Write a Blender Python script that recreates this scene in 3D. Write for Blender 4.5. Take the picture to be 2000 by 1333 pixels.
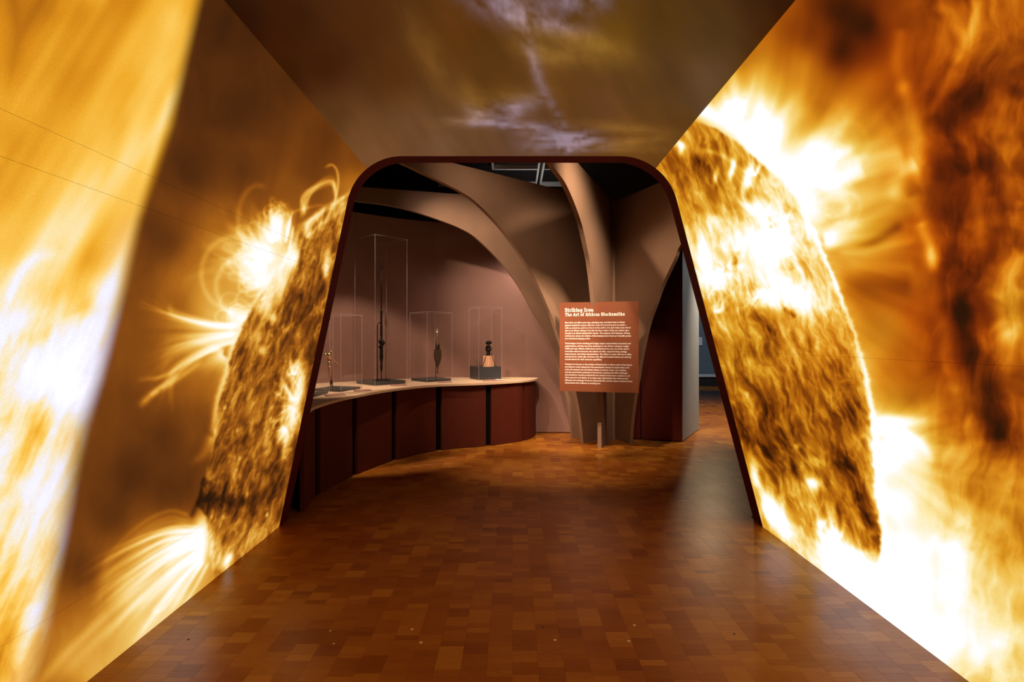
import bpy, math, random
import numpy as np
from mathutils import Vector, Matrix

for o in list(bpy.data.objects):
    bpy.data.objects.remove(o)
S = bpy.context.scene
COL = S.collection

# ---------------------------------------------------------------- camera
F, CX, CY, EYE = 1000.0, 1001.0, 662.0, 1.5
cam_d = bpy.data.cameras.new('camera')
cam = bpy.data.objects.new('camera', cam_d)
COL.objects.link(cam)
cam.location = (0, 0, EYE)
cam.rotation_euler = (math.radians(90), 0, 0)
cam_d.sensor_width = 36.0
cam_d.lens = 36.0 * F / 2000.0
cam_d.shift_x = -(CX - 1000.0) / 2000.0
cam_d.shift_y = (CY - 666.5) / 2000.0
cam_d.clip_start = 0.05
S.camera = cam

# ---------------------------------------------------------------- view, world
S.cycles.transparent_max_bounces = 48
S.view_settings.view_transform = 'Standard'
S.view_settings.look = 'None'
S.view_settings.exposure = 0.0
S.view_settings.gamma = 1.0
S.view_settings.use_curve_mapping = False
W = bpy.data.worlds.new('world')
S.world = W
W.use_nodes = True
W.node_tree.nodes['Background'].inputs[0].default_value = (0.10, 0.045, 0.03, 1)
W.node_tree.nodes['Background'].inputs[1].default_value = 0.02


# ---------------------------------------------------------------- gallery lamps (track spots under the black ceiling, plus one added uplight)
def spot(name, loc, target, power, color, angle, blend=0.6, size=0.05):
    d = bpy.data.lights.new(name, 'SPOT')
    d.energy, d.color, d.spot_size, d.spot_blend, d.shadow_soft_size = power, color, math.radians(angle), blend, size
    o = bpy.data.objects.new(name, d)
    COL.objects.link(o)
    o.location = loc
    o.rotation_euler = (Vector(target) - Vector(loc)).to_track_quat('-Z', 'Y').to_euler()
    return o


WARM = (1.0, 0.77, 0.56)
ROSE = (1.0, .80, .70)
spot('spot_fins_right', (1.15, 4.5, 4.15), (0.6, 7.2, 1.75), 640, WARM, 46, 1.0, .22)
spot('spot_fins_side', (2.3, 4.75, 4.1), (1.1, 7.3, 1.5), 300, WARM, 44, 1.0, .1)
spot('spot_fins_left', (-0.35, 4.5, 4.2), (2.0, 6.9, 1.6), 330, WARM, 36, .8, .03)
spot('spot_vault_fin', (-2.0, 5.3, 4.2), (-0.1, 7.5, 2.3), 540, WARM, 42, 1.0, .05)
spot('spot_wall_wash', (-1.6, 5.9, 4.2), (0.1, 8.1, 1.2), 75, ROSE, 54, .8, .2)
spot('spot_wall_graze', (0.28, 7.78, 2.8), (-0.25, 8.1, 1.5), 30, ROSE, 130, 1.0, .1)
spot('spot_counter', (-1.5, 5.2, 4.2), (-1.8, 6.9, 0.75), 370, (1.0, .76, .58), 46, .35, .02)
spot('spot_counter_end', (-1.3, 6.0, 4.2), (-0.6, 7.6, 0.9), 90, (1.0, .78, .60), 38, .6, .02)
spot('spot_staff', (-1.3, 4.75, 3.9), (-2.1, 6.0, 1.15), 300, WARM, 34, .7, .03)
spot('spot_floor_pool', (0.0, 4.5, 4.2), (0.6, 6.8, 0), 560, WARM, 48, .9, .05)
spot('spot_sign', (0.2, 4.6, 4.0), (0.9, 6.7, 1.7), 45, WARM, 24, .9, .04)
spot('spot_cool_aisle', (4.6, 7.0, 4.1), (2.9, 7.9, 1.6), 85, (.95, .97, 1.0), 60, .7, .08)
spot('spot_far_case', (5.4, 13.6, 4.2), (6.0, 16.4, 1.0), 200, (.80, .90, 1.0), 60, .7, .1)
spot('spot_aisle_floor', (3.9, 8.0, 4.2), (3.6, 9.6, 0), 900, (1.0, .82, .62), 80, .9, .1)
spot('spot_aisle_far', (5.6, 14.4, 4.2), (2.6, 7.4, 0), 130, (1.0, .74, .44), 40, .8, .12)
spot('added_uplight', (0.35, 8.85, 3.6), (0.35, 8.95, 4.45), 10, (1.0, .95, .9), 140, .8, .05)  # added to brighten the white ceiling frame, no fixture there
spot('spot_fins_upper', (-0.9, 4.45, 4.2), (-0.15, 6.4, 2.9), 170, WARM, 40, 1.0, .2)
spot('spot_legs', (-1.4, 4.6, 4.2), (1.05, 7.4, 0.2), 750, WARM, 22, .8, .03)
# ---------------------------------------------------------------- projected solar imagery (numpy)
ART_STEP = 1.5


def _perlin(x, y, seed):
    rng = np.random.RandomState(seed)
    ang = rng.rand(256, 256) * 2 * np.pi
    gx, gy = np.cos(ang).astype(np.float32), np.sin(ang).astype(np.float32)
    xi, yi = np.floor(x).astype(np.int32), np.floor(y).astype(np.int32)
    xf, yf = (x - xi).astype(np.float32), (y - yi).astype(np.float32)
    u, v = xf * xf * xf * (xf * (xf * 6 - 15) + 10), yf * yf * yf * (yf * (yf * 6 - 15) + 10)
    x0, x1, y0, y1 = xi & 255, (xi + 1) & 255, yi & 255, (yi + 1) & 255
    a = gx[y0, x0] * xf + gy[y0, x0] * yf
    b = gx[y0, x1] * (xf - 1) + gy[y0, x1] * yf
    c = gx[y1, x0] * xf + gy[y1, x0] * (yf - 1)
    d = gx[y1, x1] * (xf - 1) + gy[y1, x1] * (yf - 1)
    return (a + u * (b - a)) * (1 - v) + (c + u * (d - c)) * v


def fbm(x, y, octs, seed, gain=0.55):
    s, amp, tot = 0.0, 1.0, 0.0
    for o in range(octs):
        s = s + amp * _perlin(x * 2 ** o, y * 2 ** o, seed + o)
        tot += amp
        amp *= gain
    return s / tot * 1.6


def sstep(a, b, x):
    t = np.clip((x - a) / (b - a), 0, 1)
    return t * t * (3 - 2 * t)


class Art:
    def __init__(self, x0, x1, y0, y1, seed):
        self.x0, self.y0 = x0, y0
        xs = np.arange(x0, x1 + 0.1, ART_STEP, dtype=np.float32)
        ys = np.arange(y0, y1 + 0.1, ART_STEP, dtype=np.float32)
        self.X, self.Y = np.meshgrid(xs, ys)
        self.T = np.zeros_like(self.X)
        self.rng = random.Random(seed)

    def idw(self, pts, p=2.6):
        den = np.zeros_like(self.X)
        num = [np.zeros_like(self.X) for _ in range(len(pts[0]) - 2)]
        for q in pts:
            w = 1.0 / ((self.X - q[0]) ** 2 + (self.Y - q[1]) ** 2 + 400.0) ** (p / 2)
            den += w
            for i in range(len(num)):
                num[i] += w * q[2 + i]
        return [n / den for n in num]

    def box(self, x0, x1, y0, y1):
        h, w = self.X.shape
        i0 = max(0, int((y0 - self.y0) / ART_STEP)); i1 = min(h, int((y1 - self.y0) / ART_STEP) + 2)
        j0 = max(0, int((x0 - self.x0) / ART_STEP)); j1 = min(w, int((x1 - self.x0) / ART_STEP) + 2)
        return slice(i0, max(i0, i1)), slice(j0, max(j0, j1))

    def blob(self, cx, cy, rx, ry, amp, rot=0.0, p=1.0):
        R = 3.0 * max(rx, ry)
        sl = self.box(cx - R, cx + R, cy - R, cy + R)
        dx, dy = self.X[sl] - cx, self.Y[sl] - cy
        c, s = math.cos(math.radians(rot)), math.sin(math.radians(rot))
        q = ((dx * c + dy * s) / rx) ** 2 + ((-dx * s + dy * c) / ry) ** 2
        self.T[sl] += amp * np.exp(-q ** p)

    def stroke(self, pts, w0, w1, amp0, amp1, n=22):
        # smooth curve through pts; width and strength run from the first point to the last
        P = [np.array(p, float) for p in pts]
        P = [2 * P[0] - P[1]] + P + [2 * P[-1] - P[-2]]
        c = []
        m = max(3, n // (len(P) - 3))
        for i in range(1, len(P) - 2):
            for k in range(m):
                t = k / m
                a, b, cc, d = P[i - 1], P[i], P[i + 1], P[i + 2]
                c.append(0.5 * (2 * b + (cc - a) * t + (2 * a - 5 * b + 4 * cc - d) * t * t + (3 * b - a - 3 * cc + d) * t ** 3))
        c.append(P[-2])
        c = np.array(c)
        W = max(w0, w1) * 2.6
        sl = self.box(c[:, 0].min() - W, c[:, 0].max() + W, c[:, 1].min() - W, c[:, 1].max() + W)
        X, Y = self.X[sl], self.Y[sl]
        if X.size == 0:
            return
        best = np.full(X.shape, 1e9, np.float32)
        par = np.zeros_like(X)
        for i in range(len(c) - 1):
            a, d = c[i], c[i + 1] - c[i]
            L = float(d @ d) + 1e-6
            t = np.clip(((X - a[0]) * d[0] + (Y - a[1]) * d[1]) / L, 0, 1)
            q = (X - a[0] - t * d[0]) ** 2 + (Y - a[1] - t * d[1]) ** 2
            m_ = q < best
            best[m_] = q[m_]
            par[m_] = ((i + t) / (len(c) - 1))[m_]
        w = w0 + (w1 - w0) * par
        self.T[sl] += (amp0 + (amp1 - amp0) * par) * np.exp(-best / (w * w)) * sstep(0, .12, par) * (1 - sstep(.8, 1.0, par) * min(1.0, 1.2 * abs(amp1) / (abs(amp0) + 1e-6)))

    def fan(self, cx, cy, a0, a1, r0, r1, n, amp, w, curl=0.25):
        # straight-ish rays thrown out of an active region
        for _ in range(n):
            a = math.radians(self.rng.uniform(a0, a1))
            r = self.rng.uniform(r0, r1)
            k = self.rng.uniform(-curl, curl)
            dx, dy = math.cos(a), -math.sin(a)
            m = (cx + dx * r * .5 - dy * k * r * .3, cy + dy * r * .5 + dx * k * r * .3)
            ww = w * self.rng.uniform(.5, 1.5)
            self.stroke([(cx + dx * 6, cy + dy * 6), m, (cx + dx * r, cy + dy * r)], ww * .9, ww * 1.5, amp * self.rng.uniform(.5, 1.2), 0, 14)

    def loops(self, cx, cy, a0, a1, r0, r1, n, amp, w, fat=(.2, .5)):
        # closed coronal loops: both feet at the active region
        for _ in range(n):
            a = math.radians(self.rng.uniform(a0, a1))
            r = self.rng.uniform(r0, r1)
            f = self.rng.uniform(*fat) * r
            ox, oy = self.rng.gauss(0, 7), self.rng.gauss(0, 9)
            dx, dy = math.cos(a), -math.sin(a)
            nx, ny = -dy, dx
            q = [(0, -.12), (.45, -.8), (.85, -.75), (1, 0), (.85, .75), (.45, .8), (0, .12)]
            pts = [(cx + ox + dx * r * u + nx * f * v, cy + oy + dy * r * u + ny * f * v) for u, v in q]
            self.stroke(pts, w, w, amp * self.rng.uniform(.4, 1.2), amp * self.rng.uniform(.2, .8), 26)

    def curve_x(self, pts):
        pts = sorted(pts, key=lambda p: p[1])
        return np.interp(self.Y, [p[1] for p in pts], [p[0] for p in pts]).astype(np.float32)

    def sample(self, img, px, py):
        h, w = img.shape[:2]
        fx = np.clip((px - self.x0) / ART_STEP, 0, w - 1.001)
        fy = np.clip((py - self.y0) / ART_STEP, 0, h - 1.001)
        ix, iy = fx.astype(np.int32), fy.astype(np.int32)
        u, v = (fx - ix)[:, None], (fy - iy)[:, None]
        return (img[iy, ix] * (1 - u) + img[iy, ix + 1] * u) * (1 - v) + (img[iy + 1, ix] * (1 - u) + img[iy + 1, ix + 1] * u) * v


def lin(c):
    c = np.clip(c, 0, None)
    return np.where(c <= 0.04045, c / 12.92, ((c + 0.055) / 1.055) ** 2.4)


def ramp(t, stops):
    ts = [s[0] for s in stops]
    return np.stack([lin(np.interp(t, ts, [s[1][i] / 255 for s in stops])) for i in range(3)], -1)


PAL_BROWN = [(0, (24, 7, 0)), (.15, (66, 29, 2)), (.3, (114, 58, 8)), (.45, (166, 95, 17)), (.6, (214, 147, 44)), (.75, (240, 195, 100)), (.9, (255, 236, 190)), (1.05, (255, 255, 252)), (1.6, (300, 300, 300))]
PAL_BEAM = [(0, (30, 12, 0)), (.15, (96, 52, 6)), (.3, (168, 96, 8)), (.45, (214, 136, 18)), (.6, (240, 172, 44)), (.75, (253, 203, 92)), (.9, (255, 234, 180)), (1.05, (250, 247, 255)), (1.6, (296, 296, 306))]
PAL_GOLD = [(0, (28, 8, 0)), (.15, (88, 38, 0)), (.3, (140, 74, 6)), (.45, (186, 116, 14)), (.6, (220, 160, 36)), (.75, (238, 196, 84)), (.9, (253, 236, 176)), (1.05, (255, 255, 255)), (1.6, (310, 308, 312))]
PAL_ORANGE = [(0, (20, 4, 0)), (.15, (74, 18, 0)), (.3, (124, 42, 0)), (.45, (178, 78, 2)), (.6, (220, 120, 10)), (.75, (242, 172, 52)), (.9, (252, 226, 150)), (1.05, (255, 255, 250)), (1.6, (300, 300, 300))]


def knee(t, k=.72, r=.5):
    return np.where(t < k, t, k + r * (1 - np.exp(-(np.maximum(t, k) - k) / r)))


def mixc(a, b, m):
    return a + (b - a) * m[..., None]


def paint_left():
    A = Art(-150, 760, -120, 1453, 11)
    X, Y = A.X, A.Y
    A.T = A.idw([(470, 60, .13), (560, 170, .18), (450, 200, .15), (640, 260, .24), (600, 330, .28), (700, 300, .30), (480, 330, .21), (380, 330, .16), (330, 470, .19),
                 (440, 430, .34), (400, 500, .36), (330, 600, .32), (300, 680, .3), (270, 780, .28), (330, 860, .2), (260, 930, .17), (340, 960, .19), (220, 1010, .2), (160, 1110, .24),
                 (200, 1200, .42), (120, 1300, .5), (260, 1150, .54), (330, 1090, .6), (300, 1230, .6), (200, 1320, .54), (240, 1250, .52), (350, 1150, .64), (300, 1060, .42), (230, 1090, .36), (400, 560, .45), (430, 600, .5), (440, 480, .48), (90, 1380, .4),
                 (420, 740, .4), (390, 850, .3), (690, 370, .5), (560, 360, .36)])[0]
    warp = fbm(X / 160, Y / 200, 3, 5) * 60
    A.T += .05 * fbm((X + warp) / 60, (Y - warp) / 130, 4, 21)
    # faint arcs hanging in the corona
    for cx, cy, r, e in ((455, 535, 62, 1.15), (470, 560, 48, 1.1), (505, 430, 40, 1.7)):
        ang = np.linspace(math.radians(60), math.radians(290), 9)
        A.stroke([(cx + r * math.cos(a), cy - r * e * math.sin(a)) for a in ang], 6, 5, .08, .09)
    A.stroke([(630, 330), (648, 322), (659, 336), (660, 365), (652, 400), (640, 436), (632, 462)], 2.4, 2.4, .26, .22)
    for k in range(9):
        o = A.rng.uniform(-16, 16)
        p_ = A.rng.uniform(0, 1)
        A.stroke([(584 + 18 * p_, 436 - 14 * p_), (596 + o * .5, 392 - 10 * p_), (626 + o * .4, 352 + 14 * p_), (650, 346 + 18 * p_), (656, 372 + 22 * p_)], 2.6, 3.2, .12, .05)
    A.stroke([(566, 418), (585, 410), (610, 404), (640, 398)], 4, 3, .12, .1)
    # flower of loops over the big active region
    A.blob(460, 560, 130, 140, .15); A.blob(505, 520, 60, 80, .10, -30); A.blob(400, 700, 120, 110, .08)
    A.blob(536, 515, 22, 52, .42, 28); A.blob(515, 545, 34, 26, .3); A.blob(530, 470, 26, 36, .22, 20); A.blob(548, 440, 16, 30, .2, 10)
    A.loops(534, 508, 95, 185, 44, 100, 40, .07, 3.0, (.08, .2))
    A.loops(550, 478, 84, 116, 36, 84, 26, .12, 2.8, (.08, .18))
    A.loops(522, 548, 120, 215, 30, 74, 26, .09, 3.0, (.14, .3))
    A.fan(530, 520, 95, 200, 50, 190, 70, .075, 5, .5)
    A.fan(540, 480, 80, 140, 40, 110, 40, .1, 3.2, .3)
    A.loops(540, 430, 80, 110, 20, 40, 6, .12, 2.2)
    for x, y in ((571, 412), (567, 425), (574, 440)):
        A.stroke([(x - 10, y + 52), (x - 4, y + 20), (x, y)], 2.6, 1.6, .4, .3)
    # second region: tight lobe and streamers thrown to the left
    A.blob(472, 622, 22, 15, .42, 10); A.blob(450, 640, 60, 40, .14)
    A.loops(488, 620, 150, 215, 34, 64, 16, .10, 2.8, (.25, .5))
    for k in range(30):
        f = k / 29
        yy = 572 + 238 * f + A.rng.uniform(-8, 8)
        xx = 262 + 60 * A.rng.random() + 40 * abs(f - .4)
        am = .34 * (.25 + .75 * A.rng.random() ** 1.5)
        if .2 < f < .36:
            am *= .35
        y0 = 634 + 34 * f
        A.stroke([(470 - 6 * f, y0), (415 - 8 * f, y0 + (yy - y0) * .12 + 2), (340, y0 + (yy - y0) * .5), (xx, yy)], 2.6, 5.5, am, .01)
    for y1, a in ((590, .4), (600, .3)):
        A.stroke([(472, 634), (420, 636), (350, 620), (275, y1)], 3.2, 3.6, a, .06)
    A.stroke([(400, 700), (350, 738), (300, 768), (268, 800)], 5, 8, .12, .3)
    A.stroke([(440, 675), (380, 700), (320, 735), (275, 742)], 4, 5, .3, .1)
    A.stroke([(350, 726), (300, 768), (312, 760)], 5, 6, .1, .16)
    A.stroke([(470, 640), (455, 690), (440, 740), (424, 800), (415, 860)], 9, 7, .3, .2)
    A.fan(445, 690, 150, 250, 40, 120, 26, .07, 6)
    A.stroke([(417, 850), (400, 885), (376, 905)], 12, 8, .22, .08)
    # the fountain of loops at the foot of the wall
    A.blob(394, 1050, 15, 44, .62, 6); A.blob(370, 1066, 44, 40, .32, -30); A.blob(310, 1120, 120, 66, .14, -38); A.blob(270, 1210, 150, 60, .16, -38)
    for k in range(60):
        a = A.rng.random()
        L_ = A.rng.uniform(.45, 1.15)
        ang = math.radians(196 + 42 * a)
        r = 250 * L_
        x0, y0 = 402, 1030 + 62 * a
        bow = (-26 + 20 * a) * L_
        ex, ey = x0 + math.cos(ang) * r, y0 - math.sin(ang) * r
        A.stroke([(x0, y0), (x0 + (ex - x0) * .35, y0 + (ey - y0) * .35 + bow), (x0 + (ex - x0) * .7, y0 + (ey - y0) * .7 + bow * .8), (ex, ey)], 2.6, 5, .2 * A.rng.uniform(.3, 1.3), .01)
    for k in range(6):
        q = k * 9 + A.rng.uniform(-3, 3)
        A.stroke([(378, 1012 + q), (330, 1000 + q * 1.1), (270, 1030 + q * 1.2), (215, 1085 + q), (190, 1130 + q)], 3.5, 6, .12 * A.rng.uniform(.5, 1.3), .02)
    A.stroke([(400, 1075), (345, 1140), (302, 1192), (322, 1186), (372, 1120)], 4, 3.5, .16, .14)
    A.stroke([(410, 1095), (380, 1150), (345, 1206)], 3, 4, .3, .05)
    A.stroke([(380, 1150), (300, 1230), (210, 1310), (160, 1360)], 20, 46, .08, .1)
    A.stroke([(320, 1110), (200, 1210), (100, 1310), (40, 1390)], 6, 14, .14, .08)
    A.stroke([(300, 1150), (190, 1250), (110, 1330)], 8, 12, .1, .05)
    corona = A.T.copy()
    # the disc
    limb = [(740, 325), (720, 340), (675, 380), (629, 407), (589, 439), (573, 469), (552, 510), (520, 560), (486, 609), (467, 650), (450, 696), (444, 731), (426, 780), (414, 864), (408, 906),
            (394, 940), (384, 990), (403, 1010), (408, 1060), (411, 1098), (424, 1150), (430, 1200)]
    lx = A.curve_x(limb) + 3.5 * fbm(X / 20, Y / 13, 2, 77)
    d = X - lx
    disc = sstep(-3, 5, d)
    up = np.clip((720 - Y) / 300, -0.6, 1.0)
    wx = fbm(X / 40, Y / 80, 3, 31) * 7
    wy = fbm(X / 40 + 9, Y / 80, 3, 35) * 12
    lean = .55 * sstep(950, 600, Y) if False else .30
    gx, gy = (X + wx + lean * Y), (Y + wy)
    g = fbm(gx / 17, gy / 52, 4, 41, .6)
    rid = 1 - np.abs(fbm(gx / 16 + 5, gy / 60, 4, 51, .62)) * 3.0
    A.T = A.idw([(650, 450, .36), (600, 500, .32), (560, 600, .28), (640, 560, .31), (520, 700, .34), (600, 700, .28), (470, 800, .40), (540, 820, .36), (430, 900, .34), (500, 900, .38), (560, 900, .31),
                 (390, 980, .14), (460, 980, .20), (520, 980, .28), (450, 1060, .46), (500, 1040, .44), (430, 1100, .62), (480, 1080, .56), (560, 1000, .36), (680, 400, .5), (620, 430, .46), (590, 470, .44), (450, 1150, .6)])[0]
    A.T += .34 * g + .17 * np.clip(rid, 0, 1) ** 1.5 + .16 * fbm(gx / 60, gy / 90, 3, 43) - .04
    spots = fbm(gx / 12 + 3, gy / 26, 3, 61, .5)
    A.T += .30 * sstep(.36, .8, spots)
    A.blob(556, 505, 22, 34, .75, 20); A.blob(575, 505, 9, 16, .6, 20); A.blob(540, 560, 24, 32, .6, 25); A.blob(512, 600, 20, 30, .45, 25); A.blob(536, 622, 10, 12, .4); A.blob(495, 655, 16, 20, .35, 30)
    A.blob(640, 505, 9, 24, .55, 10); A.blob(636, 530, 6, 14, .4); A.blob(510, 685, 7, 10, .35); A.blob(560, 645, 8, 8, .2)
    A.stroke([(704, 358), (660, 394), (622, 419), (588, 452)], 4, 5, .25, .2)
    A.fan(590, 470, 20, 70, 60, 160, 24, .08, 3)
    A.stroke([(634, 392), (628, 430), (616, 474)], 2.2, 2, .14, .1)
    # bright knot beside the opening
    A.blob(580, 785, 8, 40, .4, 14); A.blob(574, 770, 22, 60, .2, 14)
    A.blob(584, 740, 12, 40, .3, 12); A.blob(566, 830, 12, 40, .22, 18)
    A.loops(586, 780, 95, 150, 40, 96, 14, .07, 2.4, (.12, .3))
    A.loops(582, 800, 190, 265, 30, 90, 16, .07, 2.4, (.12, .3))
    A.fan(578, 790, 80, 280, 30, 90, 26, .16, 2.6, .9)
    A.fan(572, 740, 60, 130, 30, 70, 10, .22, 2.4, .6)
    A.fan(560, 830, 200, 280, 30, 90, 12, .25, 3, .5)
    A.stroke([(585, 700), (570, 730), (575, 770)], 5, 3, .25, .2)
    A.blob(447, 1092, 6, 12, .6, 35); A.blob(436, 1100, 14, 16, .3); A.blob(412, 1075, 6, 40, .35)
    # dark filament across the disc
    A.stroke([(560, 930), (510, 968), (450, 985), (400, 975), (372, 1000), (364, 1012)], 12, 14, -.16, -.2)
    A.stroke([(400, 930), (392, 960), (376, 1004)], 7, 9, -.2, -.25)
    T = corona * (1 - disc) + A.T * disc
    T += .16 * np.exp(-(d / 7.0) ** 2) * sstep(340, 420, Y) * (1 - sstep(820, 900, Y))
    A.T = T
    A.stroke([(372, 1014), (385, 985), (398, 955)], 5, 5, -.2, -.15)
    main = ramp(np.clip(knee(A.T, .62, .62), .02, 1.5), PAL_BROWN)
    # the second, near throw of the projector: soft gold streaks over white
    edge = A.curve_x([(388, -120), (386, 0), (358, 120), (330, 250), (300, 340), (268, 430), (238, 560), (216, 640), (190, 740), (160, 830), (138, 930), (118, 1040), (92, 1180), (66, 1300), (30, 1453)])
    e = edge - X
    soft = 17 + 9 * sstep(300, 1000, Y)
    m = sstep(-soft, soft, e)
    B = A
    B.T = A.idw([(0, 0, .36), (120, 0, .46), (240, 0, .58), (330, 20, .74), (360, 0, .66), (0, 120, .40), (120, 140, .54), (220, 150, .62), (300, 130, .72), (0, 260, .48), (110, 280, .66), (200, 260, .68), (300, 220, .66),
                 (0, 360, .62), (90, 380, .7), (180, 380, .7), (250, 340, .68), (0, 470, .72), (100, 480, .72), (180, 500, .68), (230, 440, .7), (0, 560, .86), (100, 560, .8), (170, 600, .72), (40, 640, 1.08), (120, 660, 1.08), (190, 640, 1.12), (210, 580, 1.0), (170, 700, 1.2), (60, 700, 1.2), (0, 690, 1.0), (100, 730, 1.25), (150, 760, 1.2), (30, 750, 1.05), (0, 800, .84), (80, 830, .82), (130, 860, .88), (20, 880, .9), (90, 930, .98), (40, 960, 1.06), (110, 990, .96), (20, 1040, 1.0), (70, 1080, .9),
                 (10, 1120, .86), (60, 1160, .78), (0, 1210, .7), (40, 1250, .66), (0, 1320, .56), (-80, 700, .9), (-80, 300, .55), (-80, 1100, .85)])[0]
    along = Y + .0 * X
    slope = X + (Y - 200) * .52
    low = sstep(520, 700, Y)
    st = fbm(slope / 105 + along / 1500, along / 700, 3, 71, .42)
    cl = fbm((X + .35 * Y + 40 * fbm(X / 120, Y / 160, 2, 93)) / 62, Y / 115, 5, 81, .55)
    st2 = fbm((X + .42 * (Y - 200)) / 34, Y / 260, 4, 73, .55)
    B.T += (1 - low) * (.30 * st - .07) + low * (.26 * cl + .20 * st2 - .04) + .1 * st2 * sstep(420, 600, Y)
    B.T += .1 * np.exp(-((e - 34) / 26) ** 2) * sstep(150, 420, Y)
    for x0, y0, x1, y1, w, a in ((370, 0, 90, 560, 22, .1), (300, 0, 20, 560, 26, .07), (345, 140, 190, 640, 14, .12), (190, -20, -60, 420, 22, -.08), (250, 200, 120, 600, 18, -.07), (330, 240, 230, 560, 10, -.05), (120, 0, -60, 300, 20, -.06)):
        B.stroke([(x0, y0), ((x0 + x1) / 2 + 8, (y0 + y1) / 2), (x1, y1)], w, w * 1.2, a, a)
    B.stroke([(10, 600), (40, 530), (80, 500), (120, 500)], 10, 14, .15, .08)
    lil = sstep(.72, 1.0, B.T)
    beam = ramp(np.clip(B.T, .05, 1.35), PAL_BEAM)
    beam = beam * (1 + lil[..., None] * (np.array([-.04, -.02, .07])))
    rim = np.exp(-((e - 14) / 26) ** 2) * sstep(380, 560, Y) * (1 - .5 * sstep(900, 1200, Y))
    beam = mixc(beam, lin(np.array([225, 205, 225]) / 255.0)[None, None, :] * np.ones_like(beam), .2 * rim)
    img = mixc(main, beam, m)
    return A, img.astype(np.float32)


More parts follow.
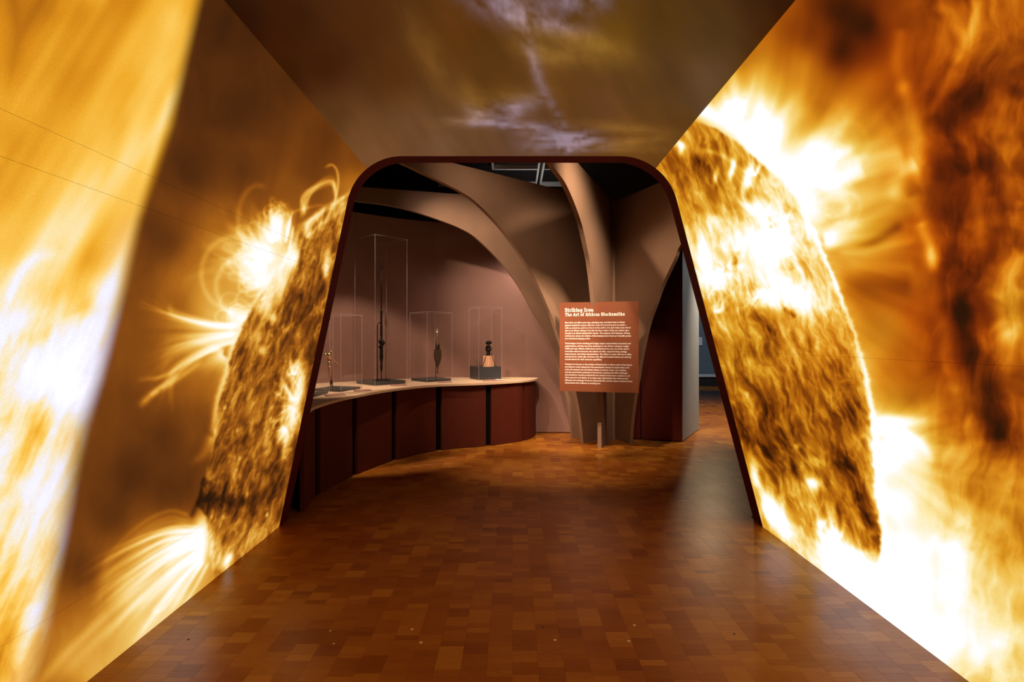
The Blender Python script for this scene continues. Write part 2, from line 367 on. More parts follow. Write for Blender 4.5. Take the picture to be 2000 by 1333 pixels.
def paint_right():
    A = Art(1240, 2150, -120, 1453, 23)
    X, Y = A.X, A.Y
    # corona: base brightness
    A.T = A.idw([(1520, 20, .42), (1460, 110, .42), (1580, 60, .3), (1640, 20, .08), (1690, 50, .04), (1650, 100, .14), (1560, 140, .5), (1500, 160, .58), (1420, 170, .62), (1600, 200, .48), (1700, 180, .42), (1560, 220, .72),
                 (1640, 250, .66), (1450, 220, .84), (1500, 260, .9), (1580, 300, .95), (1660, 310, .8), (1720, 250, .66), (1750, 310, .7), (1700, 360, .7), (1640, 380, .86), (1730, 400, .62), (1660, 440, .74), (1720, 470, .54), (1650, 520, .64),
                 (1700, 560, .48), (1660, 620, .55), (1720, 640, .48), (1700, 700, .62), (1760, 700, .44), (1720, 760, .58), (1790, 770, .4), (1730, 820, .8), (1780, 830, .6), (1840, 840, .45), (1740, 900, 1.2), (1800, 920, .95), (1850, 900, .6),
                 (1760, 980, 1.25), (1830, 1000, .95), (1900, 960, .55), (1760, 1080, 1.4), (1850, 1080, 1.1), (1920, 1050, .8), (1760, 1160, 1.5), (1850, 1160, 1.3), (1930, 1160, .85), (1980, 1080, .6), (1860, 1240, 1.35), (1940, 1250, 1.1),
                 (1990, 1200, .75), (1980, 1300, .9), (1900, 1330, .8), (2080, 1250, .7),
                 (1780, 100, .36), (1740, 30, .36), (1760, 200, .34), (1800, 30, .34), (1870, 60, .5), (1840, 130, .34), (1930, 30, .46), (1990, 60, .5), (1980, 130, .28), (1900, 200, .16), (1850, 240, .10), (1840, 330, .11), (1960, 180, .26),
                 (1980, 250, .42), (1960, 300, .4), (1900, 330, .11), (1850, 420, .15), (1900, 430, .26), (1870, 520, .14), (1960, 420, .28), (1990, 480, .36), (1930, 560, .3), (1980, 560, .5), (1990, 640, .62), (1930, 620, .3), (1880, 620, .12), (1890, 700, .15), (1960, 700, .48), (1990, 780, .3),
                 (1800, 260, .42), (1790, 340, .52), (1800, 440, .46), (1810, 500, .48), (1800, 580, .44), (1830, 640, .4), (1820, 720, .4), (1870, 720, .3), (1920, 760, .22), (1960, 850, .2), (1900, 850, .42), (1980, 920, .4), (2080, 300, .3), (2080, 700, .4)])[0]
    # long gold rays across the corona
    ang = np.degrees(np.arctan2(-(Y - 470), X - 1480))
    rad = np.hypot(X - 1480, Y - 470)
    rays = fbm(ang / 12.0, rad / 300, 3, 33, .5)
    A.T += .13 * rays * sstep(40, 140, rad) * (1 - sstep(1760, 1850, X)) * (1 - sstep(760, 860, Y))
    ang2 = np.degrees(np.arctan2(-(Y - 880), X - 1690))
    rad2 = np.hypot(X - 1690, Y - 880)
    A.T += .14 * fbm(ang2 / 15.0, rad2 / 240, 3, 37, .5) * sstep(30, 120, rad2) * sstep(740, 840, Y)
    wr = fbm(X / 120, Y / 150, 3, 65) * 90
    wv = fbm(X / 120 + 7, Y / 150, 3, 66) * 90
    far = sstep(1740, 1880, X)
    A.T += far * (.2 * fbm((X + .4 * wr + .12 * Y) / 42, (Y + wv) / 230, 4, 69, .55) + .2 * fbm((X + .5 * wr) / 60, (Y + .5 * wv) / 70, 4, 67, .5))
    A.fan(1490, 310, 45, 125, 70, 230, 60, .11, 8, .3)
    A.fan(1430, 245, 60, 115, 50, 160, 30, .10, 7, .3)
    A.fan(1570, 350, -20, 60, 80, 260, 34, .09, 11, .35)
    A.fan(1600, 470, -30, 40, 60, 220, 20, .07, 11, .3)
    A.loops(1580, 330, 0, 80, 70, 130, 10, .035, 7)
    A.loops(1600, 400, -40, 30, 50, 90, 8, .05, 5)
    for pts, w, a in (([(1690, 330), (1640, 345), (1600, 372)], 16, .2), ([(1770, 296), (1700, 318), (1640, 334)], 22, .14), ([(1765, 340), (1700, 352), (1640, 384)], 14, -.08),
                      ([(1800, 356), (1740, 400), (1650, 436)], 18, -.10), ([(1770, 434), (1690, 480), (1610, 488)], 11, -.2), ([(1800, 468), (1700, 486), (1620, 496)], 9, .12),
                      ([(1750, 225), (1690, 260), (1640, 296)], 20, -.10), ([(1790, 560), (1700, 565), (1630, 556)], 26, -.10), ([(1790, 520), (1720, 524), (1640, 520)], 16, .06), ([(1780, 380), (1720, 412), (1650, 450)], 12, .08),
                      ([(1795, 320), (1756, 345), (1745, 400)], 18, .2), ([(1760, 150), (1785, 250), (1786, 350)], 16, .14),
                      ([(1915, -10), (1895, 60), (1862, 130)], 13, .2), ([(1880, 100), (1845, 175), (1805, 235)], 11, .12), ([(1760, 50), (1752, 120), (1772, 200)], 14, .1),
                      ([(1874, 240), (1900, 340), (1915, 430), (1925, 520)], 13, .09), ([(1795, 430), (1815, 480), (1826, 540)], 12, .2), ([(1780, 380), (1806, 446)], 14, .1),
                      ([(1945, 220), (1985, 200), (1996, 245), (1950, 270)], 15, .1), ([(2000, 285), (1950, 305)], 18, .1), ([(1935, 380), (1948, 450)], 13, .1), ([(1996, 390), (1976, 450)], 13, .12), ([(1940, 590), (1975, 525), (2000, 490)], 20, .16),
                      ([(2000, 560), (1958, 612), (1996, 680)], 20, .14), ([(1940, 620), (1975, 690), (1960, 750)], 15, .12), ([(1860, 560), (1890, 660), (1930, 780), (1960, 900)], 26, -.14), ([(1840, 700), (1880, 800), (1915, 890)], 12, .08), ([(1830, 560), (1850, 680), (1890, 800)], 16, .08)):
        A.stroke(pts, w, w, a, a)
    A.blob(1800, 300, 26, 60, .1); A.blob(1818, 498, 12, 20, .16)
    # limb flares
    A.blob(1490, 310, 60, 32, .45, 38); A.blob(1420, 240, 56, 20, .45, 30); A.blob(1365, 212, 36, 16, .4, 25); A.blob(1555, 350, 32, 60, .42, -25); A.blob(1590, 300, 32, 36, .2); A.blob(1580, 405, 24, 50, .35, -25)
    A.blob(1730, 826, 36, 14, .5, -8); A.blob(1760, 870, 60, 40, .3)
    A.stroke([(1705, 832), (1790, 825), (1880, 815)], 9, 12, .4, .02)
    A.stroke([(1712, 850), (1760, 842), (1800, 870), (1820, 900)], 6, 8, .4, .1)
    A.blob(1750, 856, 20, 9, -.35)
    A.fan(1720, 850, -40, 30, 60, 200, 24, .06, 11, .3)
    corona = A.T.copy()
    # disc
    limb = [(1300, 190), (1345, 232), (1400, 252), (1450, 285), (1510, 340), (1560, 400), (1590, 455), (1618, 520), (1645, 590), (1668, 650), (1690, 730), (1702, 800), (1708, 880), (1712, 960), (1722, 1040), (1716, 1100), (1706, 1160), (1700, 1240), (1690, 1453)]
    # limb as x(y) below y=232, everything above is corona
    lx = A.curve_x(limb) + 4 * fbm(X / 24, Y / 16, 2, 97)
    d = lx - X
    disc = sstep(-5, 6, d)
    wx = fbm(X / 60, Y / 100, 3, 131) * 14
    wy = fbm(X / 60 + 9, Y / 100, 3, 135) * 20
    gx, gy = X + wx - .36 * Y, Y + wy
    g = fbm(gx / 27, gy / 84, 5, 141, .6)
    rid = 1 - np.abs(fbm(gx / 24 + 5, gy / 90, 4, 151, .62)) * 3.0
    fine = np.clip(rid, 0, 1) ** 1.5
    A.T = A.idw([(1340, 260, .55), (1400, 280, .62), (1330, 300, .48), (1360, 330, .36), (1420, 330, .7), (1400, 370, .38), (1460, 340, .8), (1490, 400, .85), (1440, 390, .55), (1370, 400, .5), (1540, 430, .75), (1390, 450, .95), (1440, 460, .9), (1500, 470, 1.0),
                 (1560, 500, .85), (1380, 500, 1.1), (1430, 510, .82), (1490, 530, 1.05), (1560, 570, 1.05), (1600, 560, .72), (1390, 545, .8), (1440, 580, .75), (1500, 590, .8), (1610, 640, .68), (1400, 600, .42), (1470, 620, .38), (1540, 630, .62), (1500, 650, .36), (1650, 690, .6),
                 (1420, 680, .36), (1480, 700, .34), (1560, 690, .46), (1630, 720, .4), (1600, 760, .34), (1680, 760, .5), (1440, 760, .4), (1500, 780, .36), (1560, 800, .42), (1640, 820, .32), (1690, 850, .45), (1460, 850, .38), (1530, 860, .36), (1600, 870, .48), (1660, 900, .32), (1700, 930, .48),
                 (1480, 930, .5), (1540, 920, .36), (1590, 940, .55), (1650, 970, .34), (1700, 1000, .4), (1500, 990, .62), (1570, 980, .5), (1620, 1010, .52), (1690, 1060, .4), (1520, 1030, .7), (1580, 1050, .55), (1640, 1060, .8), (1600, 1090, 1.0), (1660, 1110, 1.2), (1690, 1150, 1.4), (1560, 1060, .45)])[0]
    A.T += .42 * g + .2 * fine + .24 * fbm(gx / 90, gy / 190, 3, 143) - .09
    spots = fbm(gx / 26 + 3, gy / 60, 3, 161, .5)
    A.T += .26 * sstep(.36, .8, spots)
    for pts, w, a in (([(1520, 830), (1545, 880), (1562, 940)], 7, -.18), ([(1500, 780), (1530, 850), (1558, 950)], 6, -.15), ([(1640, 890), (1660, 940), (1690, 1000), (1700, 1060)], 12, -.16), ([(1620, 700), (1660, 760), (1690, 800)], 14, -.14),
                      ([(1480, 600), (1500, 640), (1530, 700)], 14, -.16), ([(1440, 760), (1450, 830), (1470, 900)], 10, -.12), ([(1340, 300), (1400, 340), (1450, 400)], 12, -.12), ([(1360, 290), (1420, 310), (1480, 380)], 5, .2),
                      ([(1540, 500), (1550, 530)], 7, -.2), ([(1505, 420), (1510, 450)], 10, -.4), ([(1440, 490), (1436, 520)], 7, -.3), ([(1530, 600), (1556, 622)], 5, -.3), ([(1550, 660), (1560, 720), (1600, 800)], 9, .12), ([(1560, 900), (1590, 960), (1620, 1000)], 9, .14)):
        A.stroke(pts, w, w, a, a)
    for x, y, rx, ry, a, r in ((1510, 1000, 15, 36, .9, -22), (1535, 1040, 12, 24, .6, -22), (1475, 930, 8, 26, .5, -15), (1590, 945, 16, 12, .5, 0), (1605, 1023, 7, 9, .6, 0), (1640, 1080, 60, 30, .7, 30), (1690, 1140, 60, 40, .9, 30), (1557, 872, 6, 6, .4, 0),
                               (1375, 500, 14, 42, .5, 0), (1400, 548, 22, 18, .5, 0), (1440, 470, 30, 20, .3, 0), (1500, 480, 46, 40, .45, 20), (1560, 580, 50, 24, .55, 40), (1500, 590, 30, 14, .3, 20), (1460, 352, 8, 26, .7, 15), (1430, 330, 5, 18, .6, 12), (1398, 345, 5, 16, .5, 10), (1480, 410, 30, 16, .45, 35),
                               (1325, 282, 16, 6, .45, 20), (1330, 290, 5, 12, .5, 0), (1530, 440, 16, 40, .35, -20), (1610, 590, 20, 50, .2, -22)):
        A.blob(x, y, rx, ry, a, r)
    A.fan(1420, 530, 0, 360, 20, 60, 26, .22, 2.2, .6)
    A.fan(1470, 350, 40, 140, 20, 70, 20, .25, 2.6, .4)
    A.fan(1520, 440, 0, 360, 30, 80, 26, .2, 2.6, .6)
    A.fan(1500, 560, 180, 340, 30, 110, 20, .22, 3, .4)
    A.loops(1400, 600, 40, 120, 30, 70, 8, .16, 2.2)
    A.fan(1400, 620, 60, 130, 30, 100, 12, .2, 3, .4)
    A.fan(1640, 1060, 60, 180, 40, 110, 18, .18, 4, .4)
    T = corona * (1 - disc) + A.T * disc
    lw = 4.5 + 2 * sstep(600, 900, Y)
    T += (.42 * np.exp(-(d / lw) ** 2) + .14 * np.exp(-(d / 22) ** 2)) * sstep(380, 470, Y) * (1 - .3 * sstep(560, 640, Y) * (1 - sstep(660, 720, Y))) * (1 - sstep(960, 1060, Y))
    A.T = T
    T = np.clip(knee(T, .72, .8), .03, 1.5)
    gold = ramp(T, PAL_GOLD)
    oran = ramp(T, PAL_ORANGE)
    mo = A.idw([(1500, 200, 0), (1600, 300, 0), (1680, 300, 0), (1700, 450, .1), (1740, 400, .3), (1760, 250, .6), (1780, 320, 1.0), (1790, 450, 1.1), (1760, 560, .8), (1800, 620, 1.2), (1720, 650, .3), (1780, 720, .8), (1840, 700, 1.2), (1840, 300, 1.2), (1840, 480, 1.2), (1900, 620, 1.2), (1800, 180, 1.1), (1750, 120, 1.1), (1880, 320, 1.2), (1860, 820, .8), (1820, 860, .2),
                (1760, 800, .1), (1900, 950, .4), (1960, 1050, .3), (1850, 1100, 0), (1960, 1250, .1), (1560, 60, .8), (1640, 100, .9), (1500, 60, .6), (1480, 130, .3), (1580, 150, .5), (1700, 100, 1), (1850, 200, 1), (1950, 100, .8), (1960, 300, .8), (1900, 500, 1), (1980, 600, .3), (1950, 820, .9),
                (1450, 700, .1), (1550, 900, .1), (1650, 800, .25), (1400, 350, .2)])[0]
    img = mixc(gold, oran, np.clip(mo, 0, 1))
    return A, img.astype(np.float32)
# ---------------------------------------------------------------- helpers
def P(px, py, d):
    return Vector(((px - CX) / F * d, d, EYE - (py - CY) / F * d))


def on_z(px, py, z):
    d = (EYE - z) * F / (py - CY)
    return Vector(((px - CX) / F * d, d, z))


def tag(o, label=None, cat=None, group=None, kind=None):
    if label: o['label'] = label
    if cat: o['category'] = cat
    if group: o['group'] = group
    if kind: o['kind'] = kind
    return o


def link(name, me, m=None, parent=None, loc=None):
    o = bpy.data.objects.new(name, me)
    COL.objects.link(o)
    if m is not None and me is not None and not me.materials:
        me.materials.append(m)
    if parent is not None:
        o.parent = parent
    if loc is not None:
        o.location = loc
    return o


def mesh(name, V, Fc, m=None, parent=None, smooth=False, origin=None):
    """vertices in world space; stored relative to the parent's location (or to `origin` for a top-level mesh)"""
    off = Vector((0, 0, 0))
    if parent is not None:
        off = world_loc(parent)
    elif origin is not None:
        off = Vector(origin)
    me = bpy.data.meshes.new(name)
    me.from_pydata([tuple(Vector(v) - off) for v in V], [], Fc)
    if smooth:
        me.polygons.foreach_set('use_smooth', [True] * len(me.polygons))
    me.update()
    o = link(name, me, m, parent)
    if parent is None and origin is not None:
        o.location = off
    return o


def world_loc(o):
    v = Vector((0, 0, 0))
    while o is not None:
        v += o.location
        o = o.parent
    return v


def empty(name, loc):
    o = bpy.data.objects.new(name, None)
    COL.objects.link(o)
    o.location = loc
    o.empty_display_size = .1
    return o


class MB:
    def __init__(self):
        self.V, self.F = [], []

    def add(self, V, Fc):
        n = len(self.V)
        self.V += [Vector(v) for v in V]
        self.F += [tuple(i + n for i in f) for f in Fc]
        return self

    def box(self, x0, x1, y0, y1, z0, z1):
        return self.hexa([(x0, y0), (x1, y0), (x1, y1), (x0, y1)], z0, z1)

    def hexa(self, q, z0, z1, inset=0.0):
        n = len(q)
        c = Vector((sum(p[0] for p in q) / n, sum(p[1] for p in q) / n))
        top = [tuple(Vector(p[:2]) + (c - Vector(p[:2])) * inset) for p in q]
        V = [(p[0], p[1], z0) for p in q] + [(p[0], p[1], z1) for p in top]
        return self.add(V, [tuple(range(n))[::-1], tuple(range(n, 2 * n))] + [(i, (i + 1) % n, n + (i + 1) % n, n + i) for i in range(n)])

    def tube(self, pts, r, n=10):
        pts = [Vector(p) for p in pts]
        rs = r if isinstance(r, (list, tuple)) else [r] * len(pts)
        V, Fc = [], []
        for i, p in enumerate(pts):
            t = (pts[min(i + 1, len(pts) - 1)] - pts[max(i - 1, 0)]).normalized()
            a = t.cross(Vector((0, 0, 1)) if abs(t.z) < .9 else Vector((1, 0, 0))).normalized()
            b = t.cross(a)
            for k in range(n):
                w = 2 * math.pi * k / n
                V.append(p + (a * math.cos(w) + b * math.sin(w)) * rs[i])
        for i in range(len(pts) - 1):
            for k in range(n):
                Fc.append((i * n + k, i * n + (k + 1) % n, (i + 1) * n + (k + 1) % n, (i + 1) * n + k))
        Fc.append(tuple(range(n))[::-1])
        Fc.append(tuple(range((len(pts) - 1) * n, len(pts) * n)))
        return self.add(V, Fc)

    def lathe(self, c, prof, n=16, sx=1.0, sy=1.0, lean=(0, 0)):
        """prof: (radius, height above c) from bottom to top"""
        V, Fc = [], []
        h0 = prof[0][1]
        for r, h in prof:
            for k in range(n):
                w = 2 * math.pi * k / n
                V.append((c[0] + r * sx * math.cos(w) + lean[0] * (h - h0), c[1] + r * sy * math.sin(w) + lean[1] * (h - h0), c[2] + h))
        for i in range(len(prof) - 1):
            for k in range(n):
                Fc.append((i * n + k, i * n + (k + 1) % n, (i + 1) * n + (k + 1) % n, (i + 1) * n + k))
        Fc.append(tuple(range(n))[::-1])
        Fc.append(tuple(range((len(prof) - 1) * n, len(prof) * n)))
        return self.add(V, Fc)

    def ball(self, c, rx, ry, rz, n=12, m=8):
        prof = [(max(math.sin(math.pi * i / m), .02), -math.cos(math.pi * i / m) * rz) for i in range(m + 1)]
        return self.lathe(c, prof, n, rx, ry)

    def build(self, name, m, parent=None, smooth=False, origin=None):
        return mesh(name, self.V, self.F, m, parent, smooth, origin)


def catmull(P_, m=8):
    P_ = [Vector(p) for p in P_]
    Q = [2 * P_[0] - P_[1]] + P_ + [2 * P_[-1] - P_[-2]]
    out = []
    for i in range(1, len(Q) - 2):
        a, b, c, d = Q[i - 1:i + 3]
        for k in range(m):
            t = k / m
            out.append(.5 * (2 * b + (c - a) * t + (2 * a - 5 * b + 4 * c - d) * t * t + (3 * b - a - 3 * c + d) * t ** 3))
    out.append(P_[-1])
    return out


# ---------------------------------------------------------------- materials
def sl(r, g, b):
    return tuple(float(x) for x in lin(np.array([r, g, b]) / 255.0)) + (1.0,)


def new_mat(name):
    m = bpy.data.materials.new(name)
    m.use_nodes = True
    nt = m.node_tree
    return m, nt, nt.nodes['Principled BSDF']


def mat(name, col, rough=.6, metal=0.0, var=.12, scale=6.0, bump=0.0, bscale=120.0, spec=.5, stretch=(1, 1, 1), dark=None):
    m, nt, b = new_mat(name)
    N, L = nt.nodes, nt.links
    tc = N.new('ShaderNodeTexCoord')
    mp = N.new('ShaderNodeMapping')
    mp.inputs['Scale'].default_value = stretch
    L.new(tc.outputs['Object'], mp.inputs[0])
    nz = N.new('ShaderNodeTexNoise')
    nz.inputs['Scale'].default_value = scale
    nz.inputs['Detail'].default_value = 6
    L.new(mp.outputs[0], nz.inputs['Vector'])
    rp = N.new('ShaderNodeValToRGB')
    lo = dark if dark else tuple(c * (1 - var) for c in col[:3]) + (1,)
    hi = tuple(min(1, c * (1 + var)) for c in col[:3]) + (1,)
    rp.color_ramp.elements[0].position, rp.color_ramp.elements[1].position = .3, .7
    rp.color_ramp.elements[0].color, rp.color_ramp.elements[1].color = lo, hi
    L.new(nz.outputs['Fac'], rp.inputs[0])
    L.new(rp.outputs[0], b.inputs['Base Color'])
    b.inputs['Roughness'].default_value = rough
    b.inputs['Metallic'].default_value = metal
    b.inputs['Specular IOR Level'].default_value = spec
    if bump:
        n2 = N.new('ShaderNodeTexNoise')
        n2.inputs['Scale'].default_value = bscale
        n2.inputs['Detail'].default_value = 4
        L.new(mp.outputs[0], n2.inputs['Vector'])
        bp = N.new('ShaderNodeBump')
        bp.inputs['Strength'].default_value = bump
        bp.inputs['Distance'].default_value = .002
        L.new(n2.outputs['Fac'], bp.inputs['Height'])
        L.new(bp.outputs[0], b.inputs['Normal'])
    return m


def mat_projection(name, strength, cloth):
    # woven white cloth emitting painted light: the projector's picture, and spill on the ceiling
    m, nt, b = new_mat(name)
    N, L = nt.nodes, nt.links
    at = N.new('ShaderNodeAttribute')
    at.attribute_name = 'picture'
    tc = N.new('ShaderNodeTexCoord')
    nz = N.new('ShaderNodeTexNoise')
    nz.inputs['Scale'].default_value = 260
    nz.inputs['Detail'].default_value = 2
    L.new(tc.outputs['Object'], nz.inputs['Vector'])
    mr = N.new('ShaderNodeMapRange')
    mr.inputs['From Min'].default_value, mr.inputs['From Max'].default_value = .3, .7
    mr.inputs['To Min'].default_value, mr.inputs['To Max'].default_value = .93 * strength, 1.07 * strength
    L.new(nz.outputs['Fac'], mr.inputs['Value'])
    b.inputs['Base Color'].default_value = cloth
    b.inputs['Roughness'].default_value = .9
    b.inputs['Specular IOR Level'].default_value = .1
    L.new(at.outputs['Color'], b.inputs['Emission Color'])
    L.new(mr.outputs[0], b.inputs['Emission Strength'])
    m.cycles.emission_sampling = 'NONE'
    return m


def mat_parquet(name, attr):
    m, nt, b = new_mat(name)
    N, L = nt.nodes, nt.links
    tc = N.new('ShaderNodeNewGeometry')
    mp = N.new('ShaderNodeMapping')
    mp.inputs['Scale'].default_value = (9, 60, 9)
    L.new(tc.outputs['Position'], mp.inputs[0])
    nz = N.new('ShaderNodeTexNoise')
    nz.inputs['Scale'].default_value = 2.2
    nz.inputs['Detail'].default_value = 5
    L.new(mp.outputs[0], nz.inputs['Vector'])
    big = N.new('ShaderNodeTexNoise')
    big.inputs['Scale'].default_value = 1.3
    big.inputs['Detail'].default_value = 3
    L.new(tc.outputs['Position'], big.inputs['Vector'])
    if attr:
        tone = N.new('ShaderNodeAttribute')
        tone.attribute_name = 'tone'
        tv = tone.outputs['Fac']
    else:
        # beyond the built blocks: the same bond drawn from a brick pattern
        rot = N.new('ShaderNodeMapping')
        rot.inputs['Rotation'].default_value = (0, 0, math.radians(90))
        L.new(tc.outputs['Position'], rot.inputs[0])
        br = N.new('ShaderNodeTexBrick')
        br.inputs['Color1'].default_value = (0, 0, 0, 1)
        br.inputs['Color2'].default_value = (1, 1, 1, 1)
        br.inputs['Mortar'].default_value = (.3, .3, .3, 1)
        br.inputs['Scale'].default_value = 1.0
        br.inputs['Mortar Size'].default_value = .0005
        br.inputs['Brick Width'].default_value = .088
        br.inputs['Row Height'].default_value = .118
        L.new(rot.outputs[0], br.inputs['Vector'])
        tv = br.outputs['Color']
    a1 = N.new('ShaderNodeMath'); a1.operation = 'MULTIPLY_ADD'
    L.new(nz.outputs['Fac'], a1.inputs[0]); a1.inputs[1].default_value = .45
    L.new(tv, a1.inputs[2])
    a2 = N.new('ShaderNodeMath'); a2.operation = 'MULTIPLY_ADD'
    L.new(big.outputs['Fac'], a2.inputs[0]); a2.inputs[1].default_value = .7
    L.new(a1.outputs[0], a2.inputs[2])
    rp = N.new('ShaderNodeValToRGB')
    el = rp.color_ramp.elements
    el[0].position, el[0].color = .30, FLOOR_DARK
    el[1].position, el[1].color = 1.0, FLOOR_LIGHT
    e = el.new(.65); e.color = FLOOR_MID
    dv = N.new('ShaderNodeMath'); dv.operation = 'MULTIPLY'
    L.new(a2.outputs[0], dv.inputs[0]); dv.inputs[1].default_value = .62
    L.new(dv.outputs[0], rp.inputs[0])
    L.new(rp.outputs[0], b.inputs['Base Color'])
    rr = N.new('ShaderNodeMapRange')
    rr.inputs['To Min'].default_value, rr.inputs['To Max'].default_value = .26, .40
    L.new(big.outputs['Fac'], rr.inputs['Value'])
    L.new(rr.outputs[0], b.inputs['Roughness'])
    b.inputs['Specular IOR Level'].default_value = .42
    b.inputs['Specular Tint'].default_value = (1, .82, .6, 1)
    bp = N.new('ShaderNodeBump')
    bp.inputs['Strength'].default_value = .04
    bp.inputs['Distance'].default_value = .002
    L.new(nz.outputs['Fac'], bp.inputs['Height'])
    L.new(bp.outputs[0], b.inputs['Normal'])
    return m


def mat_acrylic(name, reflect=.05, tint=(1, 1, 1, 1)):
    m = bpy.data.materials.new(name)
    m.use_nodes = True
    nt = m.node_tree
    N, L = nt.nodes, nt.links
    N.clear()
    out = N.new('ShaderNodeOutputMaterial')
    tr = N.new('ShaderNodeBsdfTransparent')
    tr.inputs[0].default_value = tint
    gl = N.new('ShaderNodeBsdfGlossy')
    gl.inputs['Roughness'].default_value = .04
    fr = N.new('ShaderNodeLayerWeight')
    fr.inputs[0].default_value = .12
    ml = N.new('ShaderNodeMath'); ml.operation = 'MULTIPLY_ADD'
    L.new(fr.outputs['Facing'], ml.inputs[0]); ml.inputs[1].default_value = .14; ml.inputs[2].default_value = reflect
    ml.use_clamp = True
    mx = N.new('ShaderNodeMixShader')
    L.new(ml.outputs[0], mx.inputs[0]); L.new(tr.outputs[0], mx.inputs[1]); L.new(gl.outputs[0], mx.inputs[2])
    L.new(mx.outputs[0], out.inputs[0])
    return m


def mat_edge(name):
    # polished cut edge of the acrylic: catches the lamps
    m = bpy.data.materials.new(name)
    m.use_nodes = True
    nt = m.node_tree
    N, L = nt.nodes, nt.links
    N.clear()
    out = N.new('ShaderNodeOutputMaterial')
    tr = N.new('ShaderNodeBsdfTransparent')
    df = N.new('ShaderNodeBsdfDiffuse')
    df.inputs[0].default_value = (.9, .8, .75, 1)
    tl = N.new('ShaderNodeBsdfTranslucent')
    tl.inputs[0].default_value = (.9, .8, .75, 1)
    m1 = N.new('ShaderNodeMixShader'); m1.inputs[0].default_value = .5
    L.new(df.outputs[0], m1.inputs[1]); L.new(tl.outputs[0], m1.inputs[2])
    mx = N.new('ShaderNodeMixShader'); mx.inputs[0].default_value = .13
    L.new(tr.outputs[0], mx.inputs[1]); L.new(m1.outputs[0], mx.inputs[2])
    L.new(mx.outputs[0], out.inputs[0])
    return m


FLOOR_DARK, FLOOR_MID, FLOOR_LIGHT = (.15, .022, .002, 1), (.32, .094, .008, 1), (.52, .21, .024, 1)
M = dict(
    proj=mat_projection('projection_cloth', 1.0, (.05, .045, .04, 1)),
    ceil=mat_projection('ceiling_glow_cloth', 1.0, (.05, .045, .04, 1)),
    shell=mat('tunnel_shell', (.12, .07, .05, 1), .9),
    trim=mat('arch_maroon', sl(84, 14, 12), .75, spec=.2),
    parquet=mat_parquet('parquet_blocks', True),
    parquet_far=mat_parquet('parquet_far', False),
    screed=mat('floor_joint', (.03, .012, .006, 1), .8),
    rose=mat('rose_wall', sl(142, 104, 90), .8, var=.05, scale=2, bump=.05),
    fin=mat('fin_plaster', sl(146, 112, 87), .8, var=.07, scale=3, bump=.08, bscale=60),
    maroon=mat('maroon_panel', sl(82, 27, 10), .7, var=.06, spec=.25),
    maroon_wall=mat('maroon_wall', sl(104, 36, 26), .7, var=.06, spec=.25),
    black=mat('black_recess', (.0025, .002, .002, 1), .9, spec=.08),
    slab=mat('dark_slab', (.035, .036, .040, 1), .55),
    top=mat('pale_worktop', sl(214, 180, 146), .55, var=.08, scale=4, stretch=(1, 6, 1)),
    grey=mat('blue_grey_paint', sl(160, 162, 160), .7, var=.04),
    void=mat('black_ceiling', (.004, .003, .003, 1), .95),
    far=mat('far_wall_blue', sl(110, 122, 134), .8, var=.04),
    white=mat('white_paint', (.8, .8, .78, 1), .5, var=.03),
    sign=mat('sign_brown', sl(126, 68, 40), .55, var=.03, spec=.3),
    ink=mat('sign_cream', (.95, .88, .80, 1), .6, var=.01),
    acrylic=mat_acrylic('acrylic', .014),
    edge=mat_edge('acrylic_edge'),
    card=mat('card_rose', sl(168, 122, 110), .7, var=.03),
    card_white=mat('card_white', sl(225, 220, 222), .7, var=.03),
    iron=mat('black_iron', (.022, .016, .013, 1), .42, .75, var=.3, scale=30, bump=.3, bscale=90),
    rust=mat('brown_blade', (.075, .042, .026, 1), .55, .5, var=.3, scale=30, bump=.3, bscale=120),
    brass=mat('brass', (.62, .44, .20, 1), .3, .9, var=.2, scale=30),
    pewter=mat('grey_brass', (.36, .32, .20, 1), .35, .85, var=.25, scale=40),
    haft=mat('dark_wood', (.30, .11, .04, 1), .4, var=.3, scale=20, stretch=(4, 4, 1)),
    block=mat('wood_block', sl(214, 160, 122), .6, var=.1, scale=10, stretch=(4, 4, 1)),
    plug=mat('pale_plug', (.75, .60, .28, 1), .4, var=.1),
    dirt=mat('dark_knot', (.012, .006, .004, 1), .8),
)

# ---------------------------------------------------------------- tunnel geometry
YA, YR, Y0 = 4.08, 4.235, -1.6           # arch plane, back of the reveal, near end
HC = 2.956
XL0, XL1, XR0, XR1 = -1.86, -1.24, 1.995, 1.216
T0 = .36


class Corner:
    def __init__(self, xb, xt, sgn):
        self.b, self.t = Vector((xb, 0)), Vector((xt, HC))
        self.L = (self.t - self.b).length
        self.d = (self.t - self.b) / self.L
        n = Vector((self.d.y, -self.d.x))
        self.n = n if n.x * sgn > 0 else -n          # into the tunnel
        self.sgn = sgn
        turn = math.acos(max(-1, min(1, self.d.dot(Vector((sgn, 0))))))
        self.half = turn / 2
        self.k = 1 / math.tan(self.half)

    def wall(self, v, T):
        if v <= self.L - T or T < 1e-5:
            return self.b + self.d * v
        r = T * self.k
        tp = self.b + self.d * (self.L - T)
        c = tp + self.n * r
        f = (v - (self.L - T)) / T * self.half
        return c + (-self.n * math.cos(f) + self.d * math.sin(f)) * r

    def roof(self, a, T):                            # a = distance along the ceiling from the corner
        if a >= T or T < 1e-5:
            return self.t + Vector((self.sgn, 0)) * a
        r = T * self.k
        c = self.b + self.d * (self.L - T) + self.n * r
        f = (1 - a / T) * self.half
        return c + (Vector((0, 1)) * math.cos(f) + Vector((-self.sgn, 0)) * math.sin(f)) * r


CL, CR = Corner(XL0, XL1, 1), Corner(XR0, XR1, -1)


def T_at(y):
    q = max(0.0, (y - 3.3) / (YA - 3.3))
    return T0 * q ** 1.3


